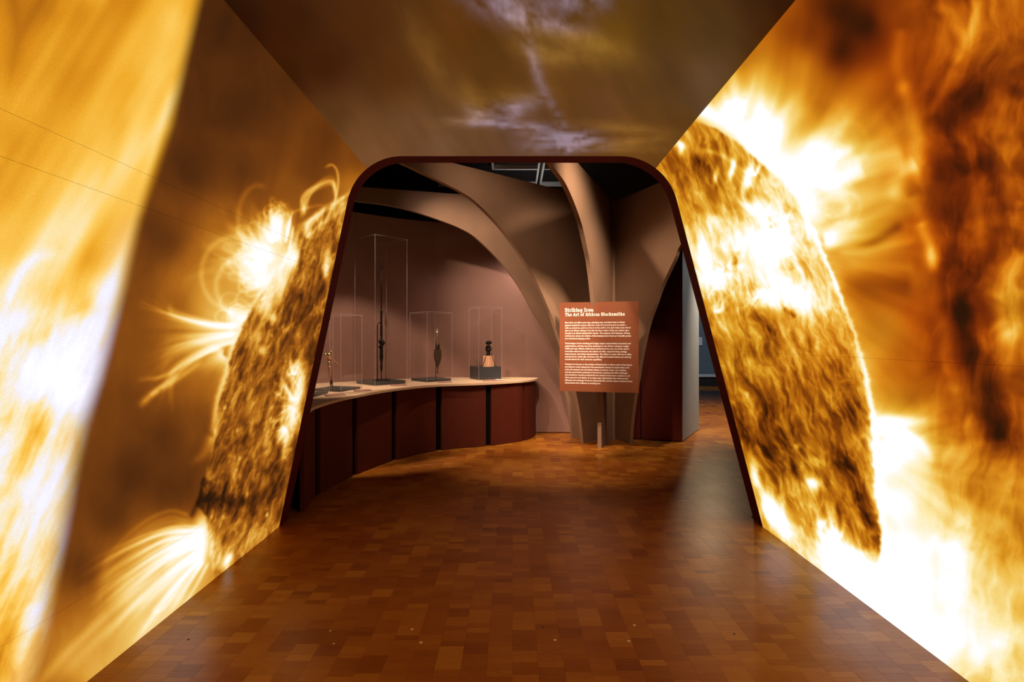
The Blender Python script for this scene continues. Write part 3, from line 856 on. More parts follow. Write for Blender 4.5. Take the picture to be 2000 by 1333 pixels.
def depth_rows(n_fine, n_coarse, dmin=1.2):
    a = [1 / (1 / YA + (1 / dmin - 1 / YA) * i / n_fine) for i in range(n_fine + 1)]
    return a + [dmin + (Y0 - dmin) * i / n_coarse for i in range(1, n_coarse + 1)]


def grid_mesh(name, pts, nr, nc, art, flip, m, parent):
    """pts: (nr*nc, 3) array in world space, painted from the art raster it belongs to"""
    ids = np.arange(nr * nc).reshape(nr, nc)
    q = np.stack([ids[:-1, :-1], ids[:-1, 1:], ids[1:, 1:], ids[1:, :-1]], -1).reshape(-1, 4)
    if flip:
        q = q[:, ::-1]
    off = np.array(world_loc(parent))
    me = bpy.data.meshes.new(name)
    me.vertices.add(len(pts)); me.vertices.foreach_set('co', (pts - off).astype(np.float32).ravel())
    me.loops.add(q.size); me.loops.foreach_set('vertex_index', q.astype(np.int32).ravel())
    me.polygons.add(len(q)); me.polygons.foreach_set('loop_start', (np.arange(len(q)) * 4).astype(np.int32))
    me.polygons.foreach_set('loop_total', np.full(len(q), 4, np.int32))
    me.polygons.foreach_set('use_smooth', np.ones(len(q), bool))
    me.update(calc_edges=True)
    y = pts[:, 1]
    ye = np.where(y < 1.42, 1.42 + (1.42 - y) * .75, y)
    px = CX + pts[:, 0] / ye * F
    py = CY - (pts[:, 2] - EYE) / ye * F
    A, img = art
    col = A.sample(img, px, py)
    at = me.attributes.new('picture', 'FLOAT_COLOR', 'POINT')
    at.data.foreach_set('color', np.concatenate([col, np.ones((len(col), 1))], 1).astype(np.float32).ravel())
    return link(name, me, m, parent)


rows = depth_rows(430, 60)
yr = np.array(rows)


def screen_panel(corner, v0, v1, nv, art, parent):
    vs = np.linspace(v0, v1, nv)
    pts = np.empty((len(rows), nv, 3))
    pts[:, :, 1] = yr[:, None]
    flat = np.array([tuple(corner.b + corner.d * v) for v in vs])
    for i, y in enumerate(rows):
        T = T_at(y)
        if T < 1e-5 or v1 < corner.L - T:
            pts[i, :, 0], pts[i, :, 2] = flat[:, 0], flat[:, 1]
        else:
            w = np.array([tuple(corner.wall(v, T)) for v in vs])
            pts[i, :, 0], pts[i, :, 2] = w[:, 0], w[:, 1]
    return grid_mesh('screen_panel', pts.reshape(-1, 3), len(rows), nv, art, corner.sgn > 0, M['proj'], parent)


def wall_body(name, c, label):
    # solid frame behind the cloth panels
    n3 = c.n
    q = [c.b - n3 * .012, c.t - n3 * .012, c.t - n3 * .09, c.b - n3 * .09]
    q[0].y = q[3].y = 0
    V = [(p.x, Y0, p.y) for p in q] + [(p.x, YA - .004, p.y) for p in q]
    o = mesh(name, V, [(0, 1, 2, 3), (7, 6, 5, 4)] + [(i, 4 + i, 4 + (i + 1) % 4, (i + 1) % 4) for i in range(4)], M['shell'])
    return tag(o, label, 'wall', None, 'structure')


G = .0004   # half of a seam
wall_left = wall_body('wall_left', CL, 'leaning tunnel wall with gold sun flare projected beside a soft bright beam')
artL = paint_left()
zs = CL.L / HC
for z0, z1, n in ((0, .434, 90), (.434, 2.013, 330), (2.013, 2.135, 26), (2.135, HC, 150)):
    screen_panel(CL, z0 * zs + (G if z0 else 0), z1 * zs - (G if z1 < HC else 0), n, artL, wall_left)
wall_right = wall_body('wall_right', CR, 'leaning tunnel wall glowing with a huge projected sun disc and white flares')
artR = paint_right()
zs = CR.L / HC
for z0, z1, n in ((0, 1.411, 300), (1.411, HC, 300)):
    screen_panel(CR, z0 * zs + (G if z0 else 0), z1 * zs - (G if z1 < HC else 0), n, artR, wall_right)


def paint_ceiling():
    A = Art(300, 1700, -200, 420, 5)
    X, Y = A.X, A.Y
    c = A.idw(CEIL_GLOW)  # dim base glow of the ceiling, light painted into its emitted colour
    # violet reflections and spill, painted into the emission as feathered patches
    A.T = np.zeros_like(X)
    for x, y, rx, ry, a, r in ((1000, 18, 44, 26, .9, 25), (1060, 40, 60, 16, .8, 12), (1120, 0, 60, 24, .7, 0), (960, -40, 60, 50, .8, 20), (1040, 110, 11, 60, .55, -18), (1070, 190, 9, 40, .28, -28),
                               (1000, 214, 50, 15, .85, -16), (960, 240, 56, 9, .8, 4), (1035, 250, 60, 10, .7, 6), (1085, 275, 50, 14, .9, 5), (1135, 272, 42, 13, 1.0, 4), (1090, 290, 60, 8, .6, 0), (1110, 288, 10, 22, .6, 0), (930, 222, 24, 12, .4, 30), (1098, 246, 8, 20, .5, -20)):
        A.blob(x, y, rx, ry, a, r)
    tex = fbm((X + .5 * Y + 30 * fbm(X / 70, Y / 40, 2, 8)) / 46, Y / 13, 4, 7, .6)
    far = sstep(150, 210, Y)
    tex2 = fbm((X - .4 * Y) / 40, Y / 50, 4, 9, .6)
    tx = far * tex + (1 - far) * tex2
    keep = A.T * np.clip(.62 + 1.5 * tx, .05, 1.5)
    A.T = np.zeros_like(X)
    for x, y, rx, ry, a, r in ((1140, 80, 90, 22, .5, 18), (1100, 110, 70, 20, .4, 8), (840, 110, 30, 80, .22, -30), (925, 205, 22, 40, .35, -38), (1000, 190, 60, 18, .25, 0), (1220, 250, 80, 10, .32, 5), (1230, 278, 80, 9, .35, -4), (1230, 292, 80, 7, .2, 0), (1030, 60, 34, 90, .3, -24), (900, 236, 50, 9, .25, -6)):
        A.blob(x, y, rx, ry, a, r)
    gold_w = np.clip(A.T * (.8 + .8 * tx), 0, .8)  # gold spill light, also painted into the emission
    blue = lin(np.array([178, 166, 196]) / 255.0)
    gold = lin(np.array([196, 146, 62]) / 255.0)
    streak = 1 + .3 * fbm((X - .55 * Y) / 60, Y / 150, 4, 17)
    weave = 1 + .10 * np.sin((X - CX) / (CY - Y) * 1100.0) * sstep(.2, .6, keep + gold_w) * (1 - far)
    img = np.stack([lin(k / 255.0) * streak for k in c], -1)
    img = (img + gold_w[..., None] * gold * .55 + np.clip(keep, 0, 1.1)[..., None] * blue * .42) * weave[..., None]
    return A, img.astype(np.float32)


CEIL_GLOW = [(430, 0, 34, 10, 0), (480, 40, 36, 8, 0), (560, 130, 50, 18, 0), (650, 235, 88, 52, 22), (560, 60, 48, 14, 0), (700, 60, 68, 30, 2), (760, 140, 74, 37, 4), (640, 120, 54, 18, 0), (700, 270, 112, 72, 38), (730, 290, 116, 76, 44), (800, 260, 102, 66, 38), (860, 290, 106, 72, 46),
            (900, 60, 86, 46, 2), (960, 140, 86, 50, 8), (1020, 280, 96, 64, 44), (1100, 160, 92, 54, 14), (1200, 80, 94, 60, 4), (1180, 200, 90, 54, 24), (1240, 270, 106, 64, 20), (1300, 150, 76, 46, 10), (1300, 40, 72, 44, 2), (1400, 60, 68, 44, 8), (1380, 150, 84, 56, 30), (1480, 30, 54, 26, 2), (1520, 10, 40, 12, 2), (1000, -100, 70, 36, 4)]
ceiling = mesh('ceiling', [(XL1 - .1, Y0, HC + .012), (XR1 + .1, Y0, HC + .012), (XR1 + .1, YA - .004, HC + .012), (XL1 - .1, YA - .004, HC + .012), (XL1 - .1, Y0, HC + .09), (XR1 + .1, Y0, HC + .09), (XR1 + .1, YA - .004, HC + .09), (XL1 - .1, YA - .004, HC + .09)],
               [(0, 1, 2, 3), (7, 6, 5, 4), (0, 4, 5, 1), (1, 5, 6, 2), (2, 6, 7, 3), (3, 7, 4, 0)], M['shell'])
tag(ceiling, 'cloth ceiling of the tunnel painted with dim brown glow and faint violet light patches', 'ceiling', None, 'structure')
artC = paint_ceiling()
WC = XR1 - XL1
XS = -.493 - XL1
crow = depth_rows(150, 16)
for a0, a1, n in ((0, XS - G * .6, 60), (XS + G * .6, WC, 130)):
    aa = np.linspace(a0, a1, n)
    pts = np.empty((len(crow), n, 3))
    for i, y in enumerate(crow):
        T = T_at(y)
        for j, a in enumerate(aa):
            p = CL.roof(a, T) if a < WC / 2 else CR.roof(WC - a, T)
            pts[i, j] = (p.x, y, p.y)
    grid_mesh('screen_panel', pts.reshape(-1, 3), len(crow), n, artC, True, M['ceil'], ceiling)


# reveal of the archway
def arch_outline(n=14, out=0.0):
    L_ = [(CL.wall(v, T0)) for v in [0] + list(np.linspace(CL.L - T0, CL.L, n))]
    R_ = [(CR.wall(v, T0)) for v in [0] + list(np.linspace(CR.L - T0, CR.L, n))]
    top = [CL.roof(a, T0) for a in np.linspace(0, T0, n)[1:]] + [CR.roof(a, T0) for a in np.linspace(T0, 0, n)[:-1]]
    pts = L_ + top + R_[::-1]
    res = []
    for i, p in enumerate(pts):
        t = (pts[min(i + 1, len(pts) - 1)] - pts[max(i - 1, 0)]).normalized()
        q = p + Vector((-t.y, t.x)) * out
        if i in (0, len(pts) - 1):
            q.y = 0
        res.append(q)
    return res


inn, outl = arch_outline(), arch_outline(out=.07)
V, Fc = [], []
n = len(inn)
for y in (YA, YR):
    V += [(p.x, y, p.y) for p in inn] + [(p.x, y, p.y) for p in outl]
for i in range(n - 1):
    Fc += [(i, i + 1, 2 * n + i + 1, 2 * n + i), (n + i + 1, n + i, 3 * n + i, 3 * n + i + 1), (i + 1, i, n + i, n + i + 1), (2 * n + i, 2 * n + i + 1, 3 * n + i + 1, 3 * n + i)]
Fc += [(0, 2 * n, 3 * n, n), (n - 1, 2 * n - 1, 4 * n - 1, 3 * n - 1)]
tag(mesh('trim_1', V, Fc, M['trim']), 'dark maroon reveal lining the rounded archway', 'trim', None, 'structure')

# ---------------------------------------------------------------- floor
floor = mesh('floor', [(-7, Y0, -.02), (9, Y0, -.02), (9, 18, -.02), (-7, 18, -.02), (-7, Y0, -.12), (9, Y0, -.12), (9, 18, -.12), (-7, 18, -.12)],
             [(0, 1, 2, 3), (7, 6, 5, 4), (0, 4, 5, 1), (1, 5, 6, 2), (2, 6, 7, 3), (3, 7, 4, 0)], M['screed'])
tag(floor, 'glossy reddish brown wood block floor reflecting the glowing walls', 'floor', None, 'structure')
BX, BY, BH = .118, .044, .02


def block_mesh(tone, w=BX, l=BY):
    a, b, c, z = w / 2 - .0001, l / 2 - .0001, .0004, 0.0
    V = [(-a, -b, -BH), (a, -b, -BH), (a, b, -BH), (-a, b, -BH), (-a, -b, z - c), (a, -b, z - c), (a, b, z - c), (-a, b, z - c), (-a + c, -b + c, z), (a - c, -b + c, z), (a - c, b - c, z), (-a + c, b - c, z)]
    Fc = [(8, 9, 10, 11)] + [(4 + i, 4 + (i + 1) % 4, 8 + (i + 1) % 4, 8 + i) for i in range(4)] + [(i, (i + 1) % 4, 4 + (i + 1) % 4, 4 + i) for i in range(4)]
    return V, Fc


rng = random.Random(4)
variants = []
for k in range(10):
    V, Fc = block_mesh(k / 9)
    me = bpy.data.meshes.new('parquet_block')
    me.from_pydata(V, [], Fc)
    at = me.attributes.new('tone', 'FLOAT', 'POINT')
    at.data.foreach_set('value', [.2 + .6 * k / 9] * len(V))
    me.materials.append(M['parquet'])
    variants.append(me)
spots = []          # every block: x, y, tone, height
for ci in range(-31, 56):
    x = (ci + .5) * BX
    off = rng.random() * BY
    r = 0
    left = 0
    base = .5
    y = -.6 + off
    while y < 11.2:
        if left <= 0:
            left = rng.choice((1, 1, 1, 2, 2, 3, 4))
            base = min(1, max(0, rng.gauss(.52, .23)))
        left -= 1
        tone = min(1, max(0, base + rng.gauss(0, .08)))
        inside = (XL0 - .02 < x < XR0 + .02) if y < 4.3 else (-3.4 < x < 6.4)
        if inside:
            spots.append((x, y, tone, rng.uniform(-.00015, .0001)))
        y += BY


def in_view(s):
    if s[1] < 2.19:
        return False
    return abs(s[0] / s[1]) < 1.0 and (XL0 + .06 < s[0] < XR0 - .06)


near = sorted([s for s in spots if in_view(s)], key=lambda s: s[1])[:300]
chosen = set((s[0], s[1]) for s in near)
for s in near:
    o = link('block', variants[int(round(s[2] * 9))], None, floor, (s[0], s[1], s[3]))
rest = [s for s in spots if (s[0], s[1]) not in chosen]
V0, F0 = block_mesh(0)
V0, F0 = np.array(V0), np.array(F0)
nb = len(rest)
cen = np.array([(s[0], s[1], s[3]) for s in rest])
VV = (V0[None] + cen[:, None]).reshape(-1, 3).astype(np.float32)
FF = (F0[None] + (np.arange(nb) * len(V0))[:, None, None]).reshape(-1, 4).astype(np.int32)
me = bpy.data.meshes.new('parquet_field')
me.vertices.add(len(VV)); me.vertices.foreach_set('co', VV.ravel())
me.loops.add(FF.size); me.loops.foreach_set('vertex_index', FF.ravel())
me.polygons.add(len(FF)); me.polygons.foreach_set('loop_start', (np.arange(len(FF)) * 4).astype(np.int32)); me.polygons.foreach_set('loop_total', np.full(len(FF), 4, np.int32))
me.update(calc_edges=True)
me.shade_flat()
at = me.attributes.new('tone', 'FLOAT', 'POINT')
at.data.foreach_set('value', np.repeat(np.array([.2 + .6 * s[2] for s in rest], np.float32), len(V0)))
tag(link('parquet_field', me, M['parquet'], floor), kind='stuff')
mesh('far_parquet', [(-3.4, 11.2, -.001), (9, 11.2, -.001), (9, 18, -.001), (-3.4, 18, -.001), (6.4, 4.3, -.001), (9, 4.3, -.001)], [(0, 1, 2, 3), (4, 5, 1, (0, 1)[0])][:1], M['parquet_far'], floor)
disc = MB().lathe((0, 0, 0), [(.0085, -.002), (.0085, .0008), (.006, .0016)], 12)
plug_me = None
for px, py, k in ((1084, 1251, 'plug'), (1239, 1222, 'plug'), (1228, 1253, 'plug'), (805, 1230, 'plug'), (822, 1256, 'plug'), (645, 1233, 'plug'), (652, 1258, 'plug'), (1060, 1226, 'dirt'), (1434, 1239, 'dirt'), (368, 1250, 'dirt'), (1203, 1077, 'dirt')):
    q = on_z(px, py, 0)
    s = .65 if (k == 'dirt' or px < 700) else 1
    o = mesh('floor_plug' if k == 'plug' else 'floor_mark', [(v.x * s + q.x, v.y * s + q.y, v.z) for v in disc.V], disc.F, M[k], floor)

# ---------------------------------------------------------------- gallery shell
m_ = MB().box(-7, 9, 4.3, 18, 4.45, 4.55)
tag(m_.build('gallery_ceiling', M['void']), 'black ceiling high above the gallery', 'ceiling', None, 'structure')

# rose wall behind the counter, in tall panels
WP = catmull([(-3.75, 5.0, 0), (-3.2, 6.2, 0), (-2.62, 7.05, 0), (-1.8, 7.74, 0), (-.9, 8.08, 0), (.3, 8.15, 0), (1.42, 8.12, 0)], 12)
WH, WT = 3.33, .06


def offset_line(L_, o):
    res = []
    for i, p in enumerate(L_):
        t = (L_[min(i + 1, len(L_) - 1)] - L_[max(i - 1, 0)]).normalized()
        res.append(Vector((p.x - t.y * o, p.y + t.x * o, 0)))
    return res


def strip_solid(front, back, z0, z1):
    n = len(front)
    V = [(p.x, p.y, z0) for p in front] + [(p.x, p.y, z1) for p in front] + [(p.x, p.y, z0) for p in back] + [(p.x, p.y, z1) for p in back]
    Fc = []
    for i in range(n - 1):
        Fc += [(i, i + 1, n + i + 1, n + i), (2 * n + i + 1, 2 * n + i, 3 * n + i, 3 * n + i + 1), (n + i, n + i + 1, 3 * n + i + 1, 3 * n + i), (i + 1, i, 2 * n + i, 2 * n + i + 1)]
    Fc += [(0, n, 3 * n, 2 * n), (n - 1, 3 * n - 1, 4 * n - 1, 2 * n - 1)]
    return V, Fc


def sub_line(L_, s0, s1, n=14):
    """piece of a polyline between two arc lengths"""
    acc = [0.0]
    for i in range(1, len(L_)):
        acc.append(acc[-1] + (L_[i] - L_[i - 1]).length)
    xs = [p.x for p in L_]; ys = [p.y for p in L_]
    return [Vector((float(np.interp(s, acc, xs)), float(np.interp(s, acc, ys)), 0)) for s in np.linspace(s0, s1, n)]


def length(L_):
    return sum((L_[i] - L_[i - 1]).length for i in range(1, len(L_)))


def s_at_px(L_, px):
    """arc length where a plan line crosses the vertical plane through the camera and column px"""
    k = (px - CX) / F
    acc = 0.0
    for i in range(1, len(L_)):
        a, b = L_[i - 1], L_[i]
        fa, fb = a.x - k * a.y, b.x - k * b.y
        if fa * fb <= 0 and fa != fb:
            return acc + (b - a).length * fa / (fa - fb)
        acc += (b - a).length
    return acc


core = offset_line(WP, WT * .5)
V, Fc = strip_solid(core, offset_line(WP, WT), 0, WH - .004)
wall_back = tag(mesh('wall_back', V, Fc, M['black']), 'curved dusty rose wall behind the display counter', 'wall', None, 'structure')
LW = length(WP)
cuts = [0, s_at_px(WP, 590), s_at_px(WP, 848) - 1.22, s_at_px(WP, 848), LW]
for a, b in zip(cuts[:-1], cuts[1:]):
    f = sub_line(WP, a + .001, b - .001, 16)
    V, Fc = strip_solid(f, offset_line(f, WT * .5 - .001), .012, WH)
    mesh('panel', V, Fc, M['rose'], wall_back)

# ---------------------------------------------------------------- display counter
FR = catmull([(-1.80, 4.42, 0), (-1.85, 4.85, 0), (-1.73, 5.58, 0), (-1.45, 6.3, 0), (-.98, 6.86, 0), (-.33, 7.16, 0), (.165, 7.52, 0), (.335, 7.86, 0), (.36, 8.05, 0)], 10)
counter = empty('display_counter', (-.9, 7.2, 0))
tag(counter, 'long curved maroon counter of panels split by black gaps, along the rose wall', 'counter')
wall_in = offset_line(WP, -.004)
iB = [p for p in wall_in if p.x > -3.3 and p.x < .36]
body_front = offset_line(FR, .035)
poly = [p for p in body_front] + iB[::-1]


def flat_solid(poly, z0, z1):
    n = len(poly)
    V = [(p.x, p.y, z0) for p in poly] + [(p.x, p.y, z1) for p in poly]
    return V, [tuple(range(n))[::-1], tuple(range(n, 2 * n))] + [(i, (i + 1) % n, n + (i + 1) % n, n + i) for i in range(n)]


V, Fc = flat_solid(poly, 0, .862)
mesh('body', V, Fc, M['black'], counter)
LF = length(FR)
cutsC = [(s_at_px(FR, x - w / 2), s_at_px(FR, x + w / 2)) for x, w in ((621, 10), (693, 9.5), (770, 9.5), (857, 11), (954, 10.5), (1023, 4))]
ends = [0.0] + [c[1] for c in cutsC]
for a, b in zip(ends, [c[0] for c in cutsC] + [LF]):
    f = sub_line(FR, a, b, 8)
    V, Fc = strip_solid(f, offset_line(f, .034), .008, .860)
    mesh('panel', V, Fc, M['maroon'], counter)
TE = catmull([(-1.72, 4.3, 0), (-1.78, 4.7, 0), (-1.71, 5.4, 0), (-1.43, 6.22, 0), (-1.0, 6.78, 0), (-.37, 7.06, 0), (.17, 7.46, 0), (.36, 7.78, 0), (.40, 7.95, 0), (.36, 8.09, 0)], 10)
tb = [p for p in offset_line(WP, -.006) if -3.45 < p.x < .2]
V, Fc = flat_solid(TE + tb[::-1], .863, .89)
tag(mesh('worktop', V, Fc, M['top'], origin=(-.9, 7.2, .863)), 'pale wooden worktop lying along the curved maroon counter', 'worktop')
ZT = .89


# ---------------------------------------------------------------- vitrines and what stands in them
def vitrine(near, dr, dl, side, ztop, label, slab_h, slab_in=.012, deep=None):
    """near = nearest corner in plan; dr, dl = directions of the two sides that meet there"""
    dr, dl = Vector(dr).normalized(), Vector(dl).normalized()
    nr = Vector(near)
    q = [nr, nr + dr * side, nr + (dr + dl) * side, nr + dl * side]
    c = (q[0] + q[2]) / 2
    root = empty('vitrine', (c.x, c.y, ZT))
    tag(root, label, 'vitrine', 'acrylic vitrines on the counter')
    t = .005
    z0, z1 = ZT + .0005, ztop
    panes = []
    for i in range(4):
        a, b = q[i], q[(i + 1) % 4]
        inn = (c - (a + b) / 2).normalized() * t
        panes.append(MB().hexa([(a.x, a.y), (b.x, b.y), ((b + inn).x, (b + inn).y), ((a + inn).x, (a + inn).y)], z0, z1 - t).build('pane', M['acrylic'], root))
    lid = MB().hexa([tuple(p) for p in q], z1 - t, z1).build('lid', M['acrylic'], root)
    w = .0038
    for p, pane in zip(q, panes):
        d = (c - p).normalized()
        e = Vector((-d.y, d.x))
        MB().hexa([tuple(p - d * .001 + e * w), tuple(p - d * .001 - e * w), tuple(p + d * w * 2 - e * w), tuple(p + d * w * 2 + e * w)], z0, z1 - t).build('edge', M['edge'], pane)
    for i in range(4):
        a, b = q[i], q[(i + 1) % 4]
        o_ = -(c - (a + b) / 2).normalized() * .001
        i_ = -o_ * 5
        MB().hexa([tuple(a + o_), tuple(b + o_), tuple(b + i_), tuple(a + i_)], z1 - .006, z1 + .0006).build('edge', M['edge'], lid)
    ins = [p + (c - p) * (slab_in * 1.5 / side + .03) for p in q]
    MB().hexa([tuple(p) for p in ins], ZT + .001, ZT + slab_h, .004).build('base_slab', M['slab'], root)
    return c, ZT + slab_h


vA, zA = vitrine((-2.06, 5.30), (.05, 1), (-1, .05), .42, 1.70, 'low clear vitrine half hidden behind the archway edge at the counter end', .022)
vB, zB = vitrine((-1.955, 5.83), (.30, .95), (-.95, .30), .42, 1.786, 'clear vitrine over the bird headed brass staff', .026)
vC, zC = vitrine((-1.773, 6.60), (.68, .73), (-.73, .68), .50, 2.85, 'tallest clear vitrine, enclosing the black iron spear staff', .045)
vD, zD = vitrine((-1.19, 7.13), (.72, .69), (-.69, .72), .44, 1.88, 'clear vitrine around the leaf shaped blade', .034)
vE, zE = vitrine((-.497, 7.53), (.89, .45), (-.45, .89), .38, 1.97, 'clear vitrine with a thick black plinth under the dark figure', .19, .004)

# bird headed staff
b = Vector((-2.14, 6.04, zB))
st = empty('ceremonial_staff', b)
tag(st, 'brown wooden staff with brass bird head and long thin beak', 'staff')
MB().lathe(b, [(.014, 0), (.016, .015), (.012, .03), (.012, .06)], 12).build('ferrule', M['brass'], st, True)
MB().lathe(b, [(.0145, .05), (.0155, .15), (.016, .24), (.019, .262)], 12, lean=(-.10, 0)).build('haft', M['haft'], st, True)
h = b + Vector((-.024, 0, 0))
MB().lathe(h, [(.017, .255), (.021, .268), (.013, .28), (.021, .295), (.022, .305), (.016, .315)], 12).build('ring', M['brass'], st, True)
MB().ball(h + Vector((.004, 0, .345)), .026, .022, .034).build('neck', M['haft'], st, True)
hd = MB().ball(h + Vector((-.004, 0, .395)), .031, .024, .026).ball(h + Vector((.024, 0, .43)), .011, .011, .012).tube([h + Vector((-.03, 0, .4)), h + Vector((-.06, 0, .392)), h + Vector((-.075, 0, .38))], [.014, .008, .003], 8)
hd.build('head', M['brass'], st, True)
MB().tube([h + Vector((.02, 0, .345)), h + Vector((.09, 0, .30)), h + Vector((.15, 0, .268))], [.006, .004, .005], 8).build('beak', M['haft'], st, True)
MB().tube([b + Vector((.012, .02, 0)), b + Vector((.004, .02, .28))], .003, 8).build('support_rod', M['iron'], st, True)

# iron spear staff
b = Vector((-1.775, 6.93, zC))
st = empty('iron_spear_staff', b)
tag(st, 'tall black iron spear staff with knobbed figures low on its shaft', 'staff')
MB().lathe(b, [(.12, 0), (.12, .010), (.115, .012)], 24, 1, .8).build('foot_plate', M['iron'], st, True)


def Z(py, d=6.93):
    return EYE - (py - CY) / F * d - b.z


MB().lathe(b, [(.006, .01), (.006, Z(722))], 10).build('rod', M['iron'], st, True)
prof = [(.008, Z(727)), (.014, Z(722)), (.017, Z(714)), (.012, Z(710)), (.022, Z(704)), (.026, Z(698)), (.022, Z(690)), (.025, Z(684)), (.018, Z(680)), (.020, Z(676)), (.012, Z(672))]
MB().lathe(b, prof, 12).build('carved_grip', M['iron'], st, True)
fg = MB()
for dx, dy, py, r in ((-.02, -.012, 678, .016), (.016, -.016, 677, .017), (.028, -.01, 670, .024), (-.012, -.02, 668, .024), (.008, .0, 672, .028), (.002, -.01, 661, .017), (.020, -.018, 665, .012)):
    fg.ball(b + Vector((dx, dy, Z(py))), r, r, r * 1.25, 10, 7)
fg.build('figure', M['iron'], st, True)
MB().lathe(b, [(.012, Z(664)), (.016, Z(655)), (.014, Z(630)), (.014, Z(612)), (.018, Z(609)), (.010, Z(604))], 10).build('thick_shaft', M['iron'], st, True)
MB().lathe(b, [(.008, Z(606)), (.007, Z(560)), (.006, Z(526))], 8).build('thin_shaft', M['iron'], st, True)
MB().lathe(b, [(.006, Z(528)), (.014, Z(522)), (.013, Z(517)), (.007, Z(509)), (.001, Z(502))], 10, 1, .45).build('spear_head', M['iron'], st, True)
MB().tube([b + Vector((-.047, -.03, .008)), b + Vector((-.047, -.03, Z(640))), b + Vector((-.044, -.03, Z(635))), b + Vector((-.034, -.025, Z(631.5))), b + Vector((-.012, -.01, Z(631)))], .006, 8).build('support_bracket', M['iron'], st, True)

# leaf shaped blade
b = Vector((-1.10, 7.35, zD))
st = empty('leaf_blade_knife', b)
tag(st, 'dark leaf shaped blade with brass handle upright on a thin rod', 'knife')
cz = lambda py: EYE - (py - CY) / F * 7.35
bl = [(.009, 730), (.010, 727), (.0055, 726), (.006, 721), (.014, 717), (.034, 710), (.050, 703), (.0575, 696), (.057, 690), (.050, 684), (.034, 680.5), (.022, 679.5)]
xo = .025
V, Fc = [], []
for w, py in bl:
    z = cz(py)
    V += [(b.x + xo - w, b.y, z), (b.x + xo, b.y - .007, z), (b.x + xo + w, b.y, z), (b.x + xo, b.y + .007, z)]
for i in range(len(bl) - 1):
    for k in range(4):
        Fc.append((i * 4 + k, i * 4 + (k + 1) % 4, i * 4 + 4 + (k + 1) % 4, i * 4 + 4 + k))
Fc += [(3, 2, 1, 0), tuple(len(V) - 4 + i for i in range(4))]
mesh('blade', V, Fc, M['rust'], st)
c0 = Vector((b.x + xo, b.y, 0))
MB().lathe(c0, [(.024, cz(680)), (.033, cz(677)), (.034, cz(674)), (.026, cz(671.5)), (.02, cz(670))], 14).build('collar', M['rust'], st, True)
MB().lathe(c0 + Vector((-.004, 0, 0)), [(.020, cz(671)), (.017, cz(668)), (.013, cz(664)), (.016, cz(663)), (.013, cz(661)), (.017, cz(659)), (.014, cz(657)), (.017, cz(656))], 12).build('handle', M['brass'], st, True)
MB().lathe(c0 + Vector((-.006, 0, 0)), [(.016, cz(656.5)), (.026, cz(653)), (.026, cz(651)), (.016, cz(648)), (.010, cz(647)), (.011, cz(645)), (.004, cz(643))], 12).build('pommel', M['pewter'], st, True)
MB().tube([b + Vector((-.005, .02, 0)), b + Vector((-.005, .02, .46)), b + Vector((.0, .014, .55)), b + Vector((.012, .012, .56))], .0055, 8).build('support_rod', M['iron'], st, True)

# dark figure on a pale block
b = Vector((-.36, 7.72, zE))
st = empty('iron_figure', b)
tag(st, 'small dark carved figure on a pale wooden block above a black plinth', 'figurine')
MB().hexa([(b.x - .085, b.y - .07), (b.x + .02, b.y - .085), (b.x + .085, b.y - .02), (b.x + .08, b.y + .08), (b.x - .07, b.y + .08)], zE, zE + .165, .1).build('wooden_block', M['block'], st)
t = zE + .165
MB().lathe((b.x - .005, b.y, 0), [(.030, t), (.032, t + .03), (.024, t + .045), (.033, t + .07), (.036, t + .085), (.024, t + .1), (.028, t + .13), (.030, t + .155), (.016, t + .165), (.016, t + .172)], 12, 1, .8).build('body', M['iron'], st, True)
MB().ball((b.x - .002, b.y - .005, t + .196), .032, .03, .034).ball((b.x - .034, b.y, t + .19), .012, .01, .02).ball((b.x + .034, b.y, t + .196), .014, .012, .022).build('head', M['iron'], st, True)
for s in (-1, 1):
    MB().tube([(b.x + s * .028, b.y - .02, t + .14), (b.x + s * .042, b.y - .03, t + .10), (b.x + s * .03, b.y - .03, t + .07)], [.011, .01, .009], 8).build('arm', M['iron'], st, True)
    MB().tube([(b.x + s * .03 + .01, b.y - .05, t + .05), (b.x + s * .055 + .01, b.y - .075, t - .03), (b.x + s * .095 + .01, b.y - .11, zE + .003)], .0045, 8).build('support_rod', M['iron'], st, True)

# name cards along the front of the worktop
for px, py, wid, lab in ((655, 773, .20, 'rose label card beside the half hidden vitrine'), (709, 764, .19, 'rose label card in front of the brass headed staff'), (779, 753.5, .19, 'rose label card in front of the tall spear vitrine'),
                         (869, 747.5, .19, 'rose label card in front of the leaf shaped blade'), (958, 744.2, .20, 'rose label card in front of the black plinth')):
    q = on_z(px, py, ZT)
    i = min(range(len(TE) - 1), key=lambda k: (TE[k] - Vector((q.x, q.y, 0))).length)
    d = (TE[i + 1] - TE[i]).normalized()
    d = (d + Vector((.9, .1, 0))).normalized()
    e = Vector((-d.y, d.x, 0))
    a0, a1 = q - d * wid / 2 - e * .04, q + d * wid / 2 - e * .04
    b0, b1 = q - d * wid / 2 + e * .05, q + d * wid / 2 + e * .05
    V = [(p.x, p.y, ZT + .0005) for p in (a0, a1, b1, b0)] + [(a0.x, a0.y, ZT + .008), (a1.x, a1.y, ZT + .008), (b1.x, b1.y, ZT + .014), (b0.x, b0.y, ZT + .014)]
    o = mesh('label_card', V, [(3, 2, 1, 0), (4, 5, 6, 7), (0, 1, 5, 4), (1, 2, 6, 5), (2, 3, 7, 6), (3, 0, 4, 7)], M['card'], origin=tuple(q))
    tag(o, lab, 'card', 'label cards on the worktop')
q = on_z(977, 743.4, ZT)
